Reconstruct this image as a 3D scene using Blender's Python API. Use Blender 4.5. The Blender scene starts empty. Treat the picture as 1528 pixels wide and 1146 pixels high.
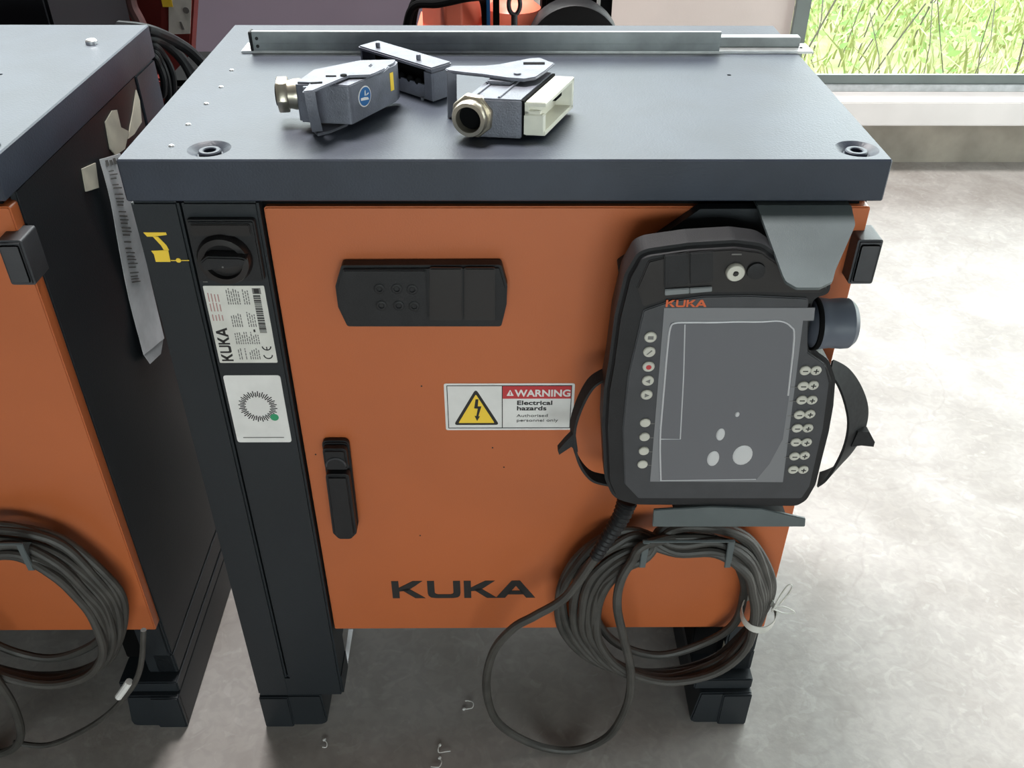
import bpy, bmesh, math, random
from mathutils import Vector, Matrix, Quaternion
random.seed(7)
S = bpy.context.scene
COL = S.collection
H = 0.978                      # height of the cabinets

# ------------------------------------------------------------------ camera
cam_d = bpy.data.cameras.new('camera'); cam = bpy.data.objects.new('camera', cam_d); COL.objects.link(cam)
cx, cu, cf = Vector((0.9999534309184024, -0.00892695109945224, 0.0036668158644620192)), Vector((0.002279175702332821, 0.58765100002535, 0.8091113072546473)), Vector((0.009377705083536038, 0.8090652703665349, -0.5876439797480206))
cam.matrix_world = Matrix(((cx.x, cu.x, -cf.x, -0.0032), (cx.y, cu.y, -cf.y, -0.88625), (cx.z, cu.z, -cf.z, 1.33965), (0, 0, 0, 1)))
cam_d.sensor_fit = 'HORIZONTAL'; cam_d.sensor_width = 36.0; cam_d.lens = 36.0 * 1362.78 / 1528.0
cam_d.clip_start = 0.02; cam_d.clip_end = 200
S.camera = cam

# ------------------------------------------------------------------ sky, added light, exposure
w = bpy.data.worlds.new('sky'); S.world = w; w.use_nodes = True
bg = w.node_tree.nodes['Background']
bg.inputs['Color'].default_value = (0.92, 0.95, 1.0, 1); bg.inputs['Strength'].default_value = 4.3
S.view_settings.view_transform = 'Standard'; S.view_settings.look = 'None'
S.view_settings.gamma = 1.0; S.view_settings.use_curve_mapping = False
S.view_settings.exposure = 1.25
try:
    S.cycles.use_denoising = True
    S.cycles.max_bounces = 10; S.cycles.diffuse_bounces = 5; S.cycles.transparent_max_bounces = 12
    S.cycles.caustics_reflective = False; S.cycles.caustics_refractive = False
except Exception:
    pass

def portal(name, loc, rot, sx, sy):        # guides the sky's light through a window, gives none itself
    l = bpy.data.lights.new(name, 'AREA'); l.shape = 'RECTANGLE'; l.size = sx; l.size_y = sy
    l.cycles.is_portal = True
    o = bpy.data.objects.new(name, l); COL.objects.link(o); o.location = loc; o.rotation_euler = rot
    return o
portal('window_light', (2.07, 2.46, 1.95), (math.radians(-90), 0, 0), 2.1, 3.25)
portal('window_light.001', (-1.0, 2.54, 2.6), (math.radians(-90), 0, 0), 3.7, 1.7)
portal('window_light.002', (3.36, 1.22, 1.2), (0, math.radians(90), 0), 2.1, 1.9)

portal('window_light.003', (.4, -4.27, 1.12), (math.radians(90), 0, 0), 3.3, 1.2)
def gap_fill_light(name, x, y, power):  # unseen area light, added to brighten the floor between the cabinets
    l = bpy.data.lights.new(name, 'AREA'); l.shape = 'RECTANGLE'; l.size = 1.2; l.size_y = .6; l.energy = power; l.color = (1.0, .97, .95)
    o = bpy.data.objects.new(name, l); COL.objects.link(o); o.location = (x, y, 3.8)
gap_fill_light('gap_fill_light', -.58, 1.3, 105)

# ------------------------------------------------------------------ helpers
def lin(c):
    return tuple(((v / 255) / 12.92 if v / 255 <= 0.04045 else ((v / 255 + 0.055) / 1.055) ** 2.4) for v in c) + (1,)

def mat(name, rgb, rough=0.5, metal=0.0, vary=0.0, scale=20.0, bump=0.0, bscale=400.0, spec=0.5, coat=0.0, rgb2=None, detail=4.0, emit=0):
    m = bpy.data.materials.new(name); m.use_nodes = True
    nt = m.node_tree; b = nt.nodes['Principled BSDF']
    b.inputs['Roughness'].default_value = rough; b.inputs['Metallic'].default_value = metal
    b.inputs['Specular IOR Level'].default_value = spec
    b.inputs['Coat Weight'].default_value = coat; b.inputs['Coat Roughness'].default_value = 0.08
    b.inputs['Base Color'].default_value = lin(rgb)
    tc = nt.nodes.new('ShaderNodeTexCoord')
    if vary > 0 or rgb2:
        n = nt.nodes.new('ShaderNodeTexNoise'); n.inputs['Scale'].default_value = scale; n.inputs['Detail'].default_value = detail
        nt.links.new(tc.outputs['Object'], n.inputs['Vector'])
        r = nt.nodes.new('ShaderNodeValToRGB')
        c1 = rgb2 or tuple(v * (1 - vary) for v in rgb)
        c2 = rgb if rgb2 else tuple(min(255, v * (1 + vary)) for v in rgb)
        r.color_ramp.elements[0].position = 0.35; r.color_ramp.elements[0].color = lin(c1)
        r.color_ramp.elements[1].position = 0.65; r.color_ramp.elements[1].color = lin(c2)
        nt.links.new(n.outputs['Fac'], r.inputs['Fac']); nt.links.new(r.outputs['Color'], b.inputs['Base Color'])
    if bump > 0:
        n2 = nt.nodes.new('ShaderNodeTexNoise'); n2.inputs['Scale'].default_value = bscale; n2.inputs['Detail'].default_value = 2
        nt.links.new(tc.outputs['Object'], n2.inputs['Vector'])
        bp = nt.nodes.new('ShaderNodeBump'); bp.inputs['Strength'].default_value = bump; bp.inputs['Distance'].default_value = 0.001
        nt.links.new(n2.outputs['Fac'], bp.inputs['Height']); nt.links.new(bp.outputs['Normal'], b.inputs['Normal'])
    return m

M = dict(
    anth=mat('anthracite_paint', (47, 53, 65), 0.46, vary=0.06, scale=14, bump=0.25, bscale=420, spec=0.42),
    black_paint=mat('black_paint', (36, 40, 44), 0.45, vary=0.05, scale=6, bump=0.2, bscale=600, spec=0.3),
    orange=mat('orange_paint', (184, 99, 56), 0.38, vary=0.02, scale=5, bump=0.15, bscale=500),
    plastic=mat('black_plastic', (33, 33, 35), 0.5, vary=0.05, scale=40, bump=0.3, bscale=900, spec=0.28),
    plastic2=mat('charcoal_plastic', (58, 59, 63), 0.5, vary=0.04, scale=40, bump=0.2, bscale=900),
    knobgrey=mat('blue_grey_knob', (84, 90, 102), 0.45, vary=0.03, scale=40),
    gloss_black=mat('smoked_plastic', (24, 22, 23), 0.3),
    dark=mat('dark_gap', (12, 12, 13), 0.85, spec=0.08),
    darkcrate=mat('dark_crate_paint', (26, 26, 31), 0.6, spec=0.15),
    hosebrown=mat('brown_hose', (84, 56, 56), 0.6),
    holder=mat('holder_grey_paint', (84, 92, 94), 0.45, vary=0.04, scale=15, bump=0.2, bscale=700),
    rubber=mat('cable_rubber', (62, 60, 57), 0.55, vary=0.12, scale=30, bump=0.2, bscale=300),
    blackcable=mat('black_cable', (24, 24, 27), 0.5, spec=0.12),
    strap=mat('black_webbing', (30, 30, 32), 0.8, vary=0.15, scale=200),
    alu=mat('aluminium', (176, 180, 182), 0.42, metal=0.7, vary=0.06, scale=30, bump=0.15, bscale=500),
    dullalu=mat('dull_aluminium', (152, 158, 159), 0.5, metal=0.1, vary=0.08, scale=25, bump=0.2, bscale=500),
    steel=mat('bright_steel', (215, 216, 216), 0.3, metal=0.85, vary=0.04, scale=60),
    zinc=mat('grey_cast_metal', (104, 106, 116), 0.45, metal=0.25, vary=0.06, scale=60, bump=0.4, bscale=600),
    nickel=mat('nickel', (196, 188, 172), 0.32, metal=0.85, vary=0.05, scale=50),
    cream=mat('cream_plastic', (222, 220, 206), 0.45, vary=0.03, scale=40),
    white=mat('white_print', (226, 224, 222), 0.5, vary=0.02, scale=30),
    plate=mat('silvered_label', (214, 212, 206), 0.45, vary=0.03, scale=30),
    ink=mat('black_ink', (30, 28, 28), 0.6),
    greyink=mat('grey_ink', (112, 110, 108), 0.6),
    pinkink=mat('faded_red_ink', (176, 130, 126), 0.6),
    yellow=mat('yellow_print', (246, 206, 60), 0.5),
    red=mat('red_print', (190, 52, 56), 0.5),
    orangeink=mat('orange_print', (206, 96, 52), 0.5),
    blue=mat('blue_print', (26, 96, 156), 0.45),
    green=mat('green_print', (46, 150, 104), 0.5),
    key=mat('grey_key', (196, 194, 184), 0.5, vary=0.03, scale=60),
    silverkey=mat('silver_key', (122, 126, 128), 0.4),
    screen=mat('screen_glass', (98, 99, 105), 0.16, spec=0.6),
    reflect_line=mat('reflection_line', (190, 190, 194), 0.3),
    film=mat('clear_film', (122, 123, 127), 0.24),
    reflect_blob=mat('reflection_blob', (200, 200, 202), 0.3),
    paper=mat('tape_paper', (206, 198, 182), 0.75, vary=0.06, scale=25),
    wpaper=mat('white_paper', (214, 214, 218), 0.7, vary=0.05, scale=25),
    tie=mat('pale_tie', (206, 204, 198), 0.5, vary=0.05, scale=60),
    robot=mat('robot_orange', (240, 124, 98), 0.42, vary=0.03, scale=10),
    robot_shaded=mat('shaded_robot_orange', (112, 38, 34), 0.5, vary=0.06, scale=10),  # the robot's orange, darkened to carry the shade it stands in
    wallw=mat('wall_paint', (184, 174, 169), 0.8, vary=0.02, scale=3, bump=0.2, bscale=150),
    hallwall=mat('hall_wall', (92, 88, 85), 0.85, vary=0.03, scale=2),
    sill=mat('sill_paint', (206, 201, 199), 0.5, vary=0.02, scale=5),
    plinth=mat('plinth_concrete', (150, 143, 132), 0.85, vary=0.1, scale=6, bump=0.4, bscale=80),
    panel=mat('grey_door_panel', (98, 90, 102), 0.6, vary=0.02, scale=4),
    frame=mat('window_frame_grey', (96, 104, 102), 0.45, vary=0.03, scale=10),
    ceil=mat('ceiling_grey', (96, 96, 96), 0.8),
    straw=mat('straw_ground', (160, 152, 126), 0.9, rgb2=(132, 140, 92), scale=4, bump=0.5, bscale=40),
    leafg=mat('fresh_leaf', (146, 172, 90), 0.6, rgb2=(114, 150, 74), scale=5),
    leafy=mat('pale_grass', (190, 190, 142), 0.6, rgb2=(156, 170, 108), scale=5),
    twig=mat('weed_stem', (92, 88, 78), 0.7),
    flower=mat('yellow_flower', (222, 200, 66), 0.6),
)

def concrete():
    m = bpy.data.materials.new('concrete_floor'); m.use_nodes = True
    nt = m.node_tree; b = nt.nodes['Principled BSDF']; b.inputs['Roughness'].default_value = 0.55
    tc = nt.nodes.new('ShaderNodeTexCoord')
    def noise(sc, det, dist=0.0):
        n = nt.nodes.new('ShaderNodeTexNoise'); n.inputs['Scale'].default_value = sc; n.inputs['Detail'].default_value = det
        n.inputs['Distortion'].default_value = dist
        nt.links.new(tc.outputs['Object'], n.inputs['Vector']); return n
    def ramp(src, p0, c0, p1, c1):
        r = nt.nodes.new('ShaderNodeValToRGB')
        r.color_ramp.elements[0].position = p0; r.color_ramp.elements[0].color = c0
        r.color_ramp.elements[1].position = p1; r.color_ramp.elements[1].color = c1
        nt.links.new(src, r.inputs['Fac']); return r
    def mix(a, bb, mode, fac):
        x = nt.nodes.new('ShaderNodeMix'); x.data_type = 'RGBA'; x.blend_type = mode; x.inputs[0].default_value = fac
        nt.links.new(a, x.inputs[6]); nt.links.new(bb, x.inputs[7]); return x.outputs[2]
    base = ramp(noise(5, 6, 0.6).outputs['Fac'], 0.35, lin((152, 145, 140)), 0.62, lin((170, 164, 160)))
    fine = ramp(noise(38, 5, 1.2).outputs['Fac'], 0.42, (0.86, 0.86, 0.86, 1), 0.6, (1, 1, 1, 1))
    col = mix(base.outputs['Color'], fine.outputs['Color'], 'MULTIPLY', 0.7)
    # pale trowel scuffs
    sc = ramp(noise(16, 3, 2.2).outputs['Fac'], 0.6, (0, 0, 0, 1), 0.66, (0.10, 0.10, 0.10, 1))
    col = mix(col, sc.outputs['Color'], 'ADD', 0.4)
    # hairline cracks
    vo = nt.nodes.new('ShaderNodeTexVoronoi'); vo.feature = 'DISTANCE_TO_EDGE'; vo.inputs['Scale'].default_value = 0.85
    wn = noise(3, 4); ad = nt.nodes.new('ShaderNodeVectorMath'); ad.operation = 'MULTIPLY_ADD'
    ad.inputs[1].default_value = (0.25, 0.25, 0.25)
    nt.links.new(wn.outputs['Color'], ad.inputs[0]); nt.links.new(tc.outputs['Object'], ad.inputs[2])
    nt.links.new(ad.outputs['Vector'], vo.inputs['Vector'])
    cr = ramp(vo.outputs['Distance'], 0.0, (0.70, 0.68, 0.66, 1), 0.004, (1, 1, 1, 1))
    col = mix(col, cr.outputs['Color'], 'MULTIPLY', 0.3)
    nt.links.new(col, b.inputs['Base Color'])
    bp = nt.nodes.new('ShaderNodeBump'); bp.inputs['Strength'].default_value = 0.25; bp.inputs['Distance'].default_value = 0.002
    nt.links.new(noise(60, 5).outputs['Fac'], bp.inputs['Height']); nt.links.new(bp.outputs['Normal'], b.inputs['Normal'])
    return m
M['floor'] = concrete()

def glass_mat():
    m = bpy.data.materials.new('window_glass'); m.use_nodes = True
    nt = m.node_tree; nt.nodes.clear()
    o = nt.nodes.new('ShaderNodeOutputMaterial'); mx = nt.nodes.new('ShaderNodeMixShader')
    t = nt.nodes.new('ShaderNodeBsdfTransparent'); t.inputs['Color'].default_value = (0.93, 0.97, 0.94, 1)
    g = nt.nodes.new('ShaderNodeBsdfGlossy'); g.inputs['Roughness'].default_value = 0.02
    f = nt.nodes.new('ShaderNodeFresnel'); f.inputs['IOR'].default_value = 1.25
    nt.links.new(f.outputs[0], mx.inputs[0]); nt.links.new(t.outputs[0], mx.inputs[1]); nt.links.new(g.outputs[0], mx.inputs[2])
    nt.links.new(mx.outputs[0], o.inputs['Surface'])
    return m
M['glass'] = glass_mat()

def empty(name, loc, label, cat, group=None):
    o = bpy.data.objects.new(name, None); COL.objects.link(o); o.location = loc; o.empty_display_size = 0.05
    o['label'] = label; o['category'] = cat
    if group: o['group'] = group
    return o
def tag(o, label, cat, group=None):
    o['label'] = label; o['category'] = cat
    if group: o['group'] = group
    return o

class MB:
    """collects shapes in one bmesh, then links them as one mesh object"""
    def __init__(s): s.bm = bmesh.new(); s.mats = []
    def _mi(s, m):
        m = m or '_'
        if m not in s.mats: s.mats.append(m)
        return s.mats.index(m)
    def _add(s, b, m):
        i = s._mi(m)
        for f in b.faces: f.material_index = i
        me = bpy.data.meshes.new('t'); b.to_mesh(me); b.free(); s.bm.from_mesh(me); bpy.data.meshes.remove(me)
        return s
    def box(s, x0, x1, y0, y1, z0, z1, bev=0, seg=2, m=None, rot=None):
        b = bmesh.new(); bmesh.ops.create_cube(b, size=1)
        c = Vector(((x0 + x1) / 2, (y0 + y1) / 2, (z0 + z1) / 2)); d = Vector((x1 - x0, y1 - y0, z1 - z0))
        for v in b.verts: v.co = Vector((v.co.x * d.x, v.co.y * d.y, v.co.z * d.z))
        if bev: bmesh.ops.bevel(b, geom=b.edges[:], offset=bev, segments=seg, affect='EDGES', clamp_overlap=True)
        for v in b.verts:
            if rot is not None: v.co = rot @ v.co
            v.co += c
        return s._add(b, m)
    def prism(s, pts, axis, a0, a1, bev=0, seg=2, m=None, top=None):
        """polygon extruded along an axis; pts are the two other coordinates; bevel on the rim at a0 and a1"""
        def P(p, a):
            return {'x': Vector((a, p[0], p[1])), 'y': Vector((p[0], a, p[1])), 'z': Vector((p[0], p[1], a))}[axis]
        b = bmesh.new()
        lo = [b.verts.new(P(p, a0)) for p in pts]; hi = [b.verts.new(P(p, a1)) for p in (top or pts)]
        n = len(pts); b.faces.new(lo[::-1]); b.faces.new(hi)
        for i in range(n): b.faces.new((lo[i], lo[(i + 1) % n], hi[(i + 1) % n], hi[i]))
        bmesh.ops.recalc_face_normals(b, faces=b.faces[:])
        if bev:
            e = [x for x in b.edges if (x.verts[0] in lo) == (x.verts[1] in lo)]
            bmesh.ops.bevel(b, geom=e, offset=bev, segments=seg, affect='EDGES', clamp_overlap=True)
        return s._add(b, m)
    def cyl(s, c, axis, r, h, seg=24, bev=0, m=None, r2=None):
        """axis may be 'x','y','z' or a Vector; c is the centre of the near end"""
        d = {'x': Vector((1, 0, 0)), 'y': Vector((0, 1, 0)), 'z': Vector((0, 0, 1))}.get(axis) if isinstance(axis, str) else Vector(axis).normalized()
        b = bmesh.new(); bmesh.ops.create_cone(b, cap_ends=True, segments=seg, radius1=r, radius2=r if r2 is None else r2, depth=h)
        if bev:
            e = [x for x in b.edges if abs(x.verts[0].co.z - x.verts[1].co.z) < 1e-6]
            bmesh.ops.bevel(b, geom=e, offset=bev, segments=2, affect='EDGES', clamp_overlap=True)
        q = Vector((0, 0, 1)).rotation_difference(d)
        for v in b.verts: v.co = q @ (v.co + Vector((0, 0, h / 2))) + Vector(c)
        return s._add(b, m)
    def lathe(s, c, axis, prof, seg=32, m=None, closed=False):
        """prof: (radius, height along the axis)"""
        d = {'x': Vector((1, 0, 0)), 'y': Vector((0, 1, 0)), 'z': Vector((0, 0, 1))}.get(axis) if isinstance(axis, str) else Vector(axis).normalized()
        q = Vector((0, 0, 1)).rotation_difference(d); b = bmesh.new(); rings = []
        for r, h in prof:
            rings.append([b.verts.new(q @ Vector((r * math.cos(2 * math.pi * k / seg), r * math.sin(2 * math.pi * k / seg), h)) + Vector(c)) for k in range(seg)])
        R = rings + ([rings[0]] if closed else [])
        for a, bb in zip(R, R[1:]):
            for k in range(seg): b.faces.new((a[k], a[(k + 1) % seg], bb[(k + 1) % seg], bb[k]))
        if not closed:
            b.faces.new(rings[0][::-1]); b.faces.new(rings[-1])
        bmesh.ops.recalc_face_normals(b, faces=b.faces[:])
        return s._add(b, m)
    def tube(s, pts, r, seg=10, closed=False, m=None, rf=None):
        pts = [Vector(p) for p in pts]; n = len(pts); b = bmesh.new(); rings = []
        tan = [((pts[(i + 1) % n] - pts[i - 1]) if closed else (pts[min(i + 1, n - 1)] - pts[max(i - 1, 0)])).normalized() for i in range(n)]
        nrm = tan[0].orthogonal().normalized()
        for i in range(n):
            if i: nrm = tan[i - 1].rotation_difference(tan[i]) @ nrm
            bi = tan[i].cross(nrm).normalized(); rr = rf(i) if rf else r
            rings.append([b.verts.new(pts[i] + rr * (math.cos(2 * math.pi * k / seg) * nrm + math.sin(2 * math.pi * k / seg) * bi)) for k in range(seg)])
        m_ = n if closed else n - 1
        for i in range(m_):
            a, c = rings[i], rings[(i + 1) % n]
            for k in range(seg): b.faces.new((a[k], a[(k + 1) % seg], c[(k + 1) % seg], c[k]))
        if not closed: b.faces.new(rings[0][::-1]); b.faces.new(rings[-1])
        bmesh.ops.recalc_face_normals(b, faces=b.faces[:])
        return s._add(b, m)
    def ribbon(s, pts, wd, th, m=None):
        """band along pts; wd(i) is the width vector, th the thickness"""
        pts = [Vector(p) for p in pts]; n = len(pts); b = bmesh.new(); rings = []
        for i in range(n):
            t = (pts[min(i + 1, n - 1)] - pts[max(i - 1, 0)]).normalized(); wv = Vector(wd(i)); nn = t.cross(wv).normalized() * th
            rings.append([b.verts.new(pts[i] + q) for q in (wv / 2 + nn / 2, -wv / 2 + nn / 2, -wv / 2 - nn / 2, wv / 2 - nn / 2)])
        for a, c in zip(rings, rings[1:]):
            for k in range(4): b.faces.new((a[k], a[(k + 1) % 4], c[(k + 1) % 4], c[k]))
        b.faces.new(rings[0][::-1]); b.faces.new(rings[-1])
        bmesh.ops.recalc_face_normals(b, faces=b.faces[:])
        return s._add(b, m)
    def ball(s, c, rx, ry, rz, m=None, u=16, v=10):
        b = bmesh.new(); bmesh.ops.create_uvsphere(b, u_segments=u, v_segments=v, radius=1)
        for q in b.verts: q.co = Vector((q.co.x * rx + c[0], q.co.y * ry + c[1], q.co.z * rz + c[2]))
        return s._add(b, m)
    def text(s, body, x, z, size, y, th=0.0003, sx=1.0, bold=0.0, m=None, align='LEFT', rot=0.0):
        """lettering on a face that looks towards -y; rot turns it in that face"""
        cu_ = bpy.data.curves.new('t', 'FONT'); cu_.body = body; cu_.size = size; cu_.extrude = th / 2; cu_.offset = bold; cu_.align_x = align
        o = bpy.data.objects.new('t', cu_); COL.objects.link(o)
        me = bpy.data.meshes.new_from_object(o.evaluated_get(bpy.context.evaluated_depsgraph_get()))
        bpy.data.objects.remove(o); bpy.data.curves.remove(cu_)
        ca, sa = math.cos(rot), math.sin(rot)
        for v in me.vertices:
            a, b2, d = v.co.x * sx, v.co.y, v.co.z
            v.co = Vector((x + a * ca - b2 * sa, y - d, z + a * sa + b2 * ca))
        b = bmesh.new(); b.from_mesh(me); bpy.data.meshes.remove(me)
        return s._add(b, m)
    def build(s, name, mname=None, parent=None, smooth=35):
        me = bpy.data.meshes.new(name)
        off = Vector((0, 0, 0)); p = parent
        while p is not None: off += p.location; p = p.parent
        for v in s.bm.verts: v.co -= off
        s.bm.to_mesh(me); s.bm.free()
        for k in s.mats: me.materials.append(M[mname if k == '_' else k])
        if smooth:
            for f in me.polygons: f.use_smooth = True
            me.set_sharp_from_angle(angle=math.radians(smooth))
        o = bpy.data.objects.new(name, me); COL.objects.link(o)
        if parent is not None: o.parent = parent
        return o
    def thing(s, name, mname, loc, label, cat, group=None):
        for v in s.bm.verts: v.co -= Vector(loc)
        o = s.build(name, mname); o.location = loc
        return tag(o, label, cat, group)

def rounded(pts, r, seg=4):
    """polygon with its corners rounded; r is one radius or one per corner"""
    out = []; n = len(pts)
    for i, p in enumerate(pts):
        rr = r[i] if isinstance(r, (list, tuple)) else r
        p = Vector(p); a = Vector(pts[i - 1]) - p; b = Vector(pts[(i + 1) % n]) - p
        ang = a.angle(b)
        if rr <= 0 or ang > 3.1: out.append(tuple(p)); continue
        d = min(rr / math.tan(ang / 2), a.length * .45, b.length * .45)
        q0, q1 = p + a.normalized() * d, p + b.normalized() * d
        for k in range(seg + 1):
            t = k / seg; out.append(tuple(q0 * (1 - t) ** 2 + p * 2 * t * (1 - t) + q1 * t * t))
    return out
def rect(x0, x1, z0, z1): return [(x0, z0), (x1, z0), (x1, z1), (x0, z1)]
def smooth_path(pts, k=6, closed=False):
    P = [Vector(p) for p in pts]; n = len(P); out = []
    rng = range(n) if closed else range(n - 1)
    for i in rng:
        p0 = P[i - 1] if closed or i > 0 else P[0]; p1 = P[i]; p2 = P[(i + 1) % n]; p3 = P[(i + 2) % n] if closed or i + 2 < n else P[-1]
        for j in range(k):
            t = j / k
            out.append(0.5 * ((2 * p1) + (p2 - p0) * t + (2 * p0 - 5 * p1 + 4 * p2 - p3) * t * t + (3 * p1 - p0 - 3 * p2 + p3) * t ** 3))
    if not closed: out.append(P[-1])
    return out
def circle(cx_, cz_, r, n=24, a0=0, a1=360):
    return [(cx_ + r * math.cos(math.radians(a0 + (a1 - a0) * i / n)), cz_ + r * math.sin(math.radians(a0 + (a1 - a0) * i / n))) for i in range(n)]

def brand_letters(mb, x, z, wd, ht, y, th, m=None, rot=0.0):
    """the wide heavy letters K U K A as flat pieces on a face that looks towards -y"""
    K = [[(0, 0), (.28, 0), (.28, 1), (0, 1)], [(.26, .40), (.62, .44), (1.22, 1), (.84, 1), (.26, .60)], [(.36, .50), (.62, .60), (1.30, 0), (.90, 0)]]
    U = [[(0, .30), (.28, .30), (.28, 1), (0, 1)], [(1.02, .30), (1.30, .30), (1.30, 1), (1.02, 1)],
         [(0, .31), (.03, .14), (.12, .04), (.30, 0), (1.00, 0), (1.18, .04), (1.27, .14), (1.30, .31), (1.02, .31), (.98, .25), (.90, .22), (.40, .22), (.32, .25), (.28, .31)]]
    A = [[(0, 0), (.36, 0), (.80, .72), (.62, 1)], [(1.20, 0), (1.56, 0), (.95, 1), (.62, 1), (.78, .72)], [(.42, .20), (1.14, .20), (1.02, .42), (.54, .42)]]
    seq = [(K, 0), (U, 1.40), (K, 2.84), (A, 4.10)]; full = 5.66
    sx, sz = wd / full, ht; ca, sa = math.cos(rot), math.sin(rot)
    for polys, ox in seq:
        for pl in polys:
            q = [((px + ox) * sx, pz * sz) for px, pz in pl]
            q = [(x + a * ca - b * sa, z + a * sa + b * ca) for a, b in q]
            mb.prism(q, 'y', y, y - th, m=m)
    return mb

def copy_tree(o, parent=None, skip=()):
    if o.name.split('.')[0] in skip: return None
    c = o.copy(); COL.objects.link(c); c.parent = parent
    for ch in list(o.children): copy_tree(ch, c, skip)
    return c
def struct(o): o['kind'] = 'structure'; return o
def stuff(o): o['kind'] = 'stuff'; return o

# ------------------------------------------------------------------ the room
YW = 2.38
X0, X1, Y0, ZC = -3.2, 3.2, -4.2, 3.9
struct(MB().box(X0 - .2, X1 + .2, Y0 - .2, YW + .25, -0.12, 0).build('floor', 'floor'))
struct(MB().box(X0 - .2, X1 + .2, Y0 - .2, YW + .25, ZC, ZC + .15).build('ceiling', 'ceil'))
wb = MB()
wx0, wx1, wz0, wz1 = 0.992, 3.15, 0.279, 3.6        # low window on the right
ux0, ux1, uz0, uz1 = -2.9, 0.90, 1.72, 3.5       # high window on the left
for a in ((X0, ux0, 0, ZC), (ux0, ux1, 0, uz0), (ux0, ux1, uz1, ZC), (ux1, wx0, 0, ZC), (wx0, wx1, uz1, ZC), (wx1, X1, 0, ZC)):
    wb.box(a[0], a[1], YW, YW + .25, a[2], a[3])
wb.box(wx0, wx1, YW, YW + .08, 0.17, wz0 - .008)
struct(wb.build('wall_back', 'wallw'))
struct(MB().box(wx0 - .6, X1, YW - .005, YW + .25, 0, 0.19).build('trim_1', 'plinth'))
struct(MB().box(X0 - .2, X0, Y0, YW + .25, 0, ZC).build('wall_left', 'hallwall'))
wf = MB()
fx0, fx1, fz0, fz1 = -1.3, 2.1, 0.5, 1.75
for a in ((X0, fx0, 0, ZC), (fx1, X1, 0, ZC), (fx0, fx1, 0, fz0), (fx0, fx1, fz1, ZC)):
    wf.box(a[0], a[1], Y0 - .2, Y0, a[2], a[3])
struct(wf.build('wall_front', 'hallwall'))
wr = MB()
ry0, ry1, rz0, rz1 = .25, 2.2, 0.1, 2.3
for a in ((Y0, ry0, 0, ZC), (ry1, YW + .25, 0, ZC), (ry0, ry1, 0, rz0), (ry0, ry1, rz1, ZC)):
    wr.box(X1, X1 + .2, a[0], a[1], a[2], a[3])
struct(wr.build('wall_right', 'wallw'))
struct(MB().box(wx0 - .55, X1, 2.24, YW + .02, 0.188, 0.273, .004).build('trim_2', 'sill'))
struct(MB().box(.0833, .098, YW - .03, YW + .01, 0, 1.27, .002).build('trim_3', 'sill'))
dp = struct(MB().box(X0 + .05, .0835, YW - .02, YW + .005, 0, 1.26, .003).build('door_1', 'panel'))

def window(name, a0, a1, z0, z1, mull, rails, y=None, x=None, fw=0.05, zb=.0):
    """frame members round panes; y for the back wall, x for the right wall"""
    f = MB()
    def bar(p0, p1, q0, q1, d=.04, e=0):
        if y is not None: f.box(p0, p1, y - d + e, y - .02, q0, q1, .002)
        else: f.box(x - d, x + d - e, p0, p1, q0, q1, .004)
    bar(a0, a1, z0 + zb, z0 + zb + .031); bar(a0, a1, z1 - .05, z1); bar(a0, a0 + fw, z0 + .04, z1 - .05); bar(a1 - fw, a1, z0 + .04, z1 - .05)
    for c in mull: bar(c - .025, c + .025, z0 + .04, z1 - .05)
    for c in rails: bar(a0 + fw, a1 - fw, c - .025, c + .025, .03)
    fo = struct(f.build(name, 'frame'))
    es = [a0 + fw] + list(mull) + [a1 - fw]
    for p, q in zip(es, es[1:]):
        g = MB()
        if y is not None: g.box(p - .01, q + .01, y - .028, y - .022, z0 + .03, z1 - .04)
        else: g.box(x + .008, x + .014, p - .01, q + .01, z0 + .03, z1 - .04)
        g.build('pane', 'glass', fo, smooth=0)
    return fo
wn1 = window('window_1', wx0, wx1, wz0, wz1, (2.4,), (2.2,), y=YW + .02, zb=.0195)
MB().box(wx0, wx1, YW - .028, YW + .05, wz0 - .006, wz0 + .0185, .002).build('bottom_bead', 'alu', wn1)
window('window_2', ux0, ux1, uz0, uz1, (-1.45, -.35), (), y=YW + .1)
window('window_4', fx0, fx1, fz0, fz1, (.4,), (), y=Y0 - .1)
window('window_3', ry0, ry1, rz0, rz1, (1.25,), (1.2,), x=X1 + .08)

# ------------------------------------------------------------------ outside the low window
gr = MB(); gr.box(-6, 14, YW + .26, 16, -.3, .0)
struct(gr.build('ground', 'straw'))
def blades(name, mname, n, x0, x1, y0, y1, h0, h1, wd, lean):
    vs, fs = [], []
    for _ in range(n):
        x = random.uniform(x0, x1); y = y0 + (y1 - y0) * random.random(); h = random.uniform(h0, h1) * (0.55 + 0.45 * min(1, (y - y0) / 1.2)); a = random.uniform(0, math.pi)
        dx, dy = math.cos(a) * wd * random.uniform(.5, 1.3), math.sin(a) * wd; lx, ly = random.gauss(0, lean), random.gauss(0, lean)
        k = len(vs)
        vs += [(x - dx, y - dy, 0), (x + dx, y + dy, 0), (x + dx * .9 + lx * .4 * h, y + dy * .9 + ly * .4 * h, h * .6), (x - dx * .9 + lx * .4 * h, y - dy * .9 + ly * .4 * h, h * .6), (x + lx * h, y + ly * h, h)]
        fs += [(k, k + 1, k + 2, k + 3), (k + 3, k + 2, k + 4)]
    me = bpy.data.meshes.new(name); me.from_pydata(vs, [], fs); me.materials.append(M[mname])
    o = bpy.data.objects.new(name, me); COL.objects.link(o)
    return stuff(o)
tag(blades('wild_grass', 'leafy', 5200, .4, 6.5, 2.9, 6.5, .12, .40, .006, .45), 'pale wild grass growing outside behind the low window', 'grass')
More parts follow.
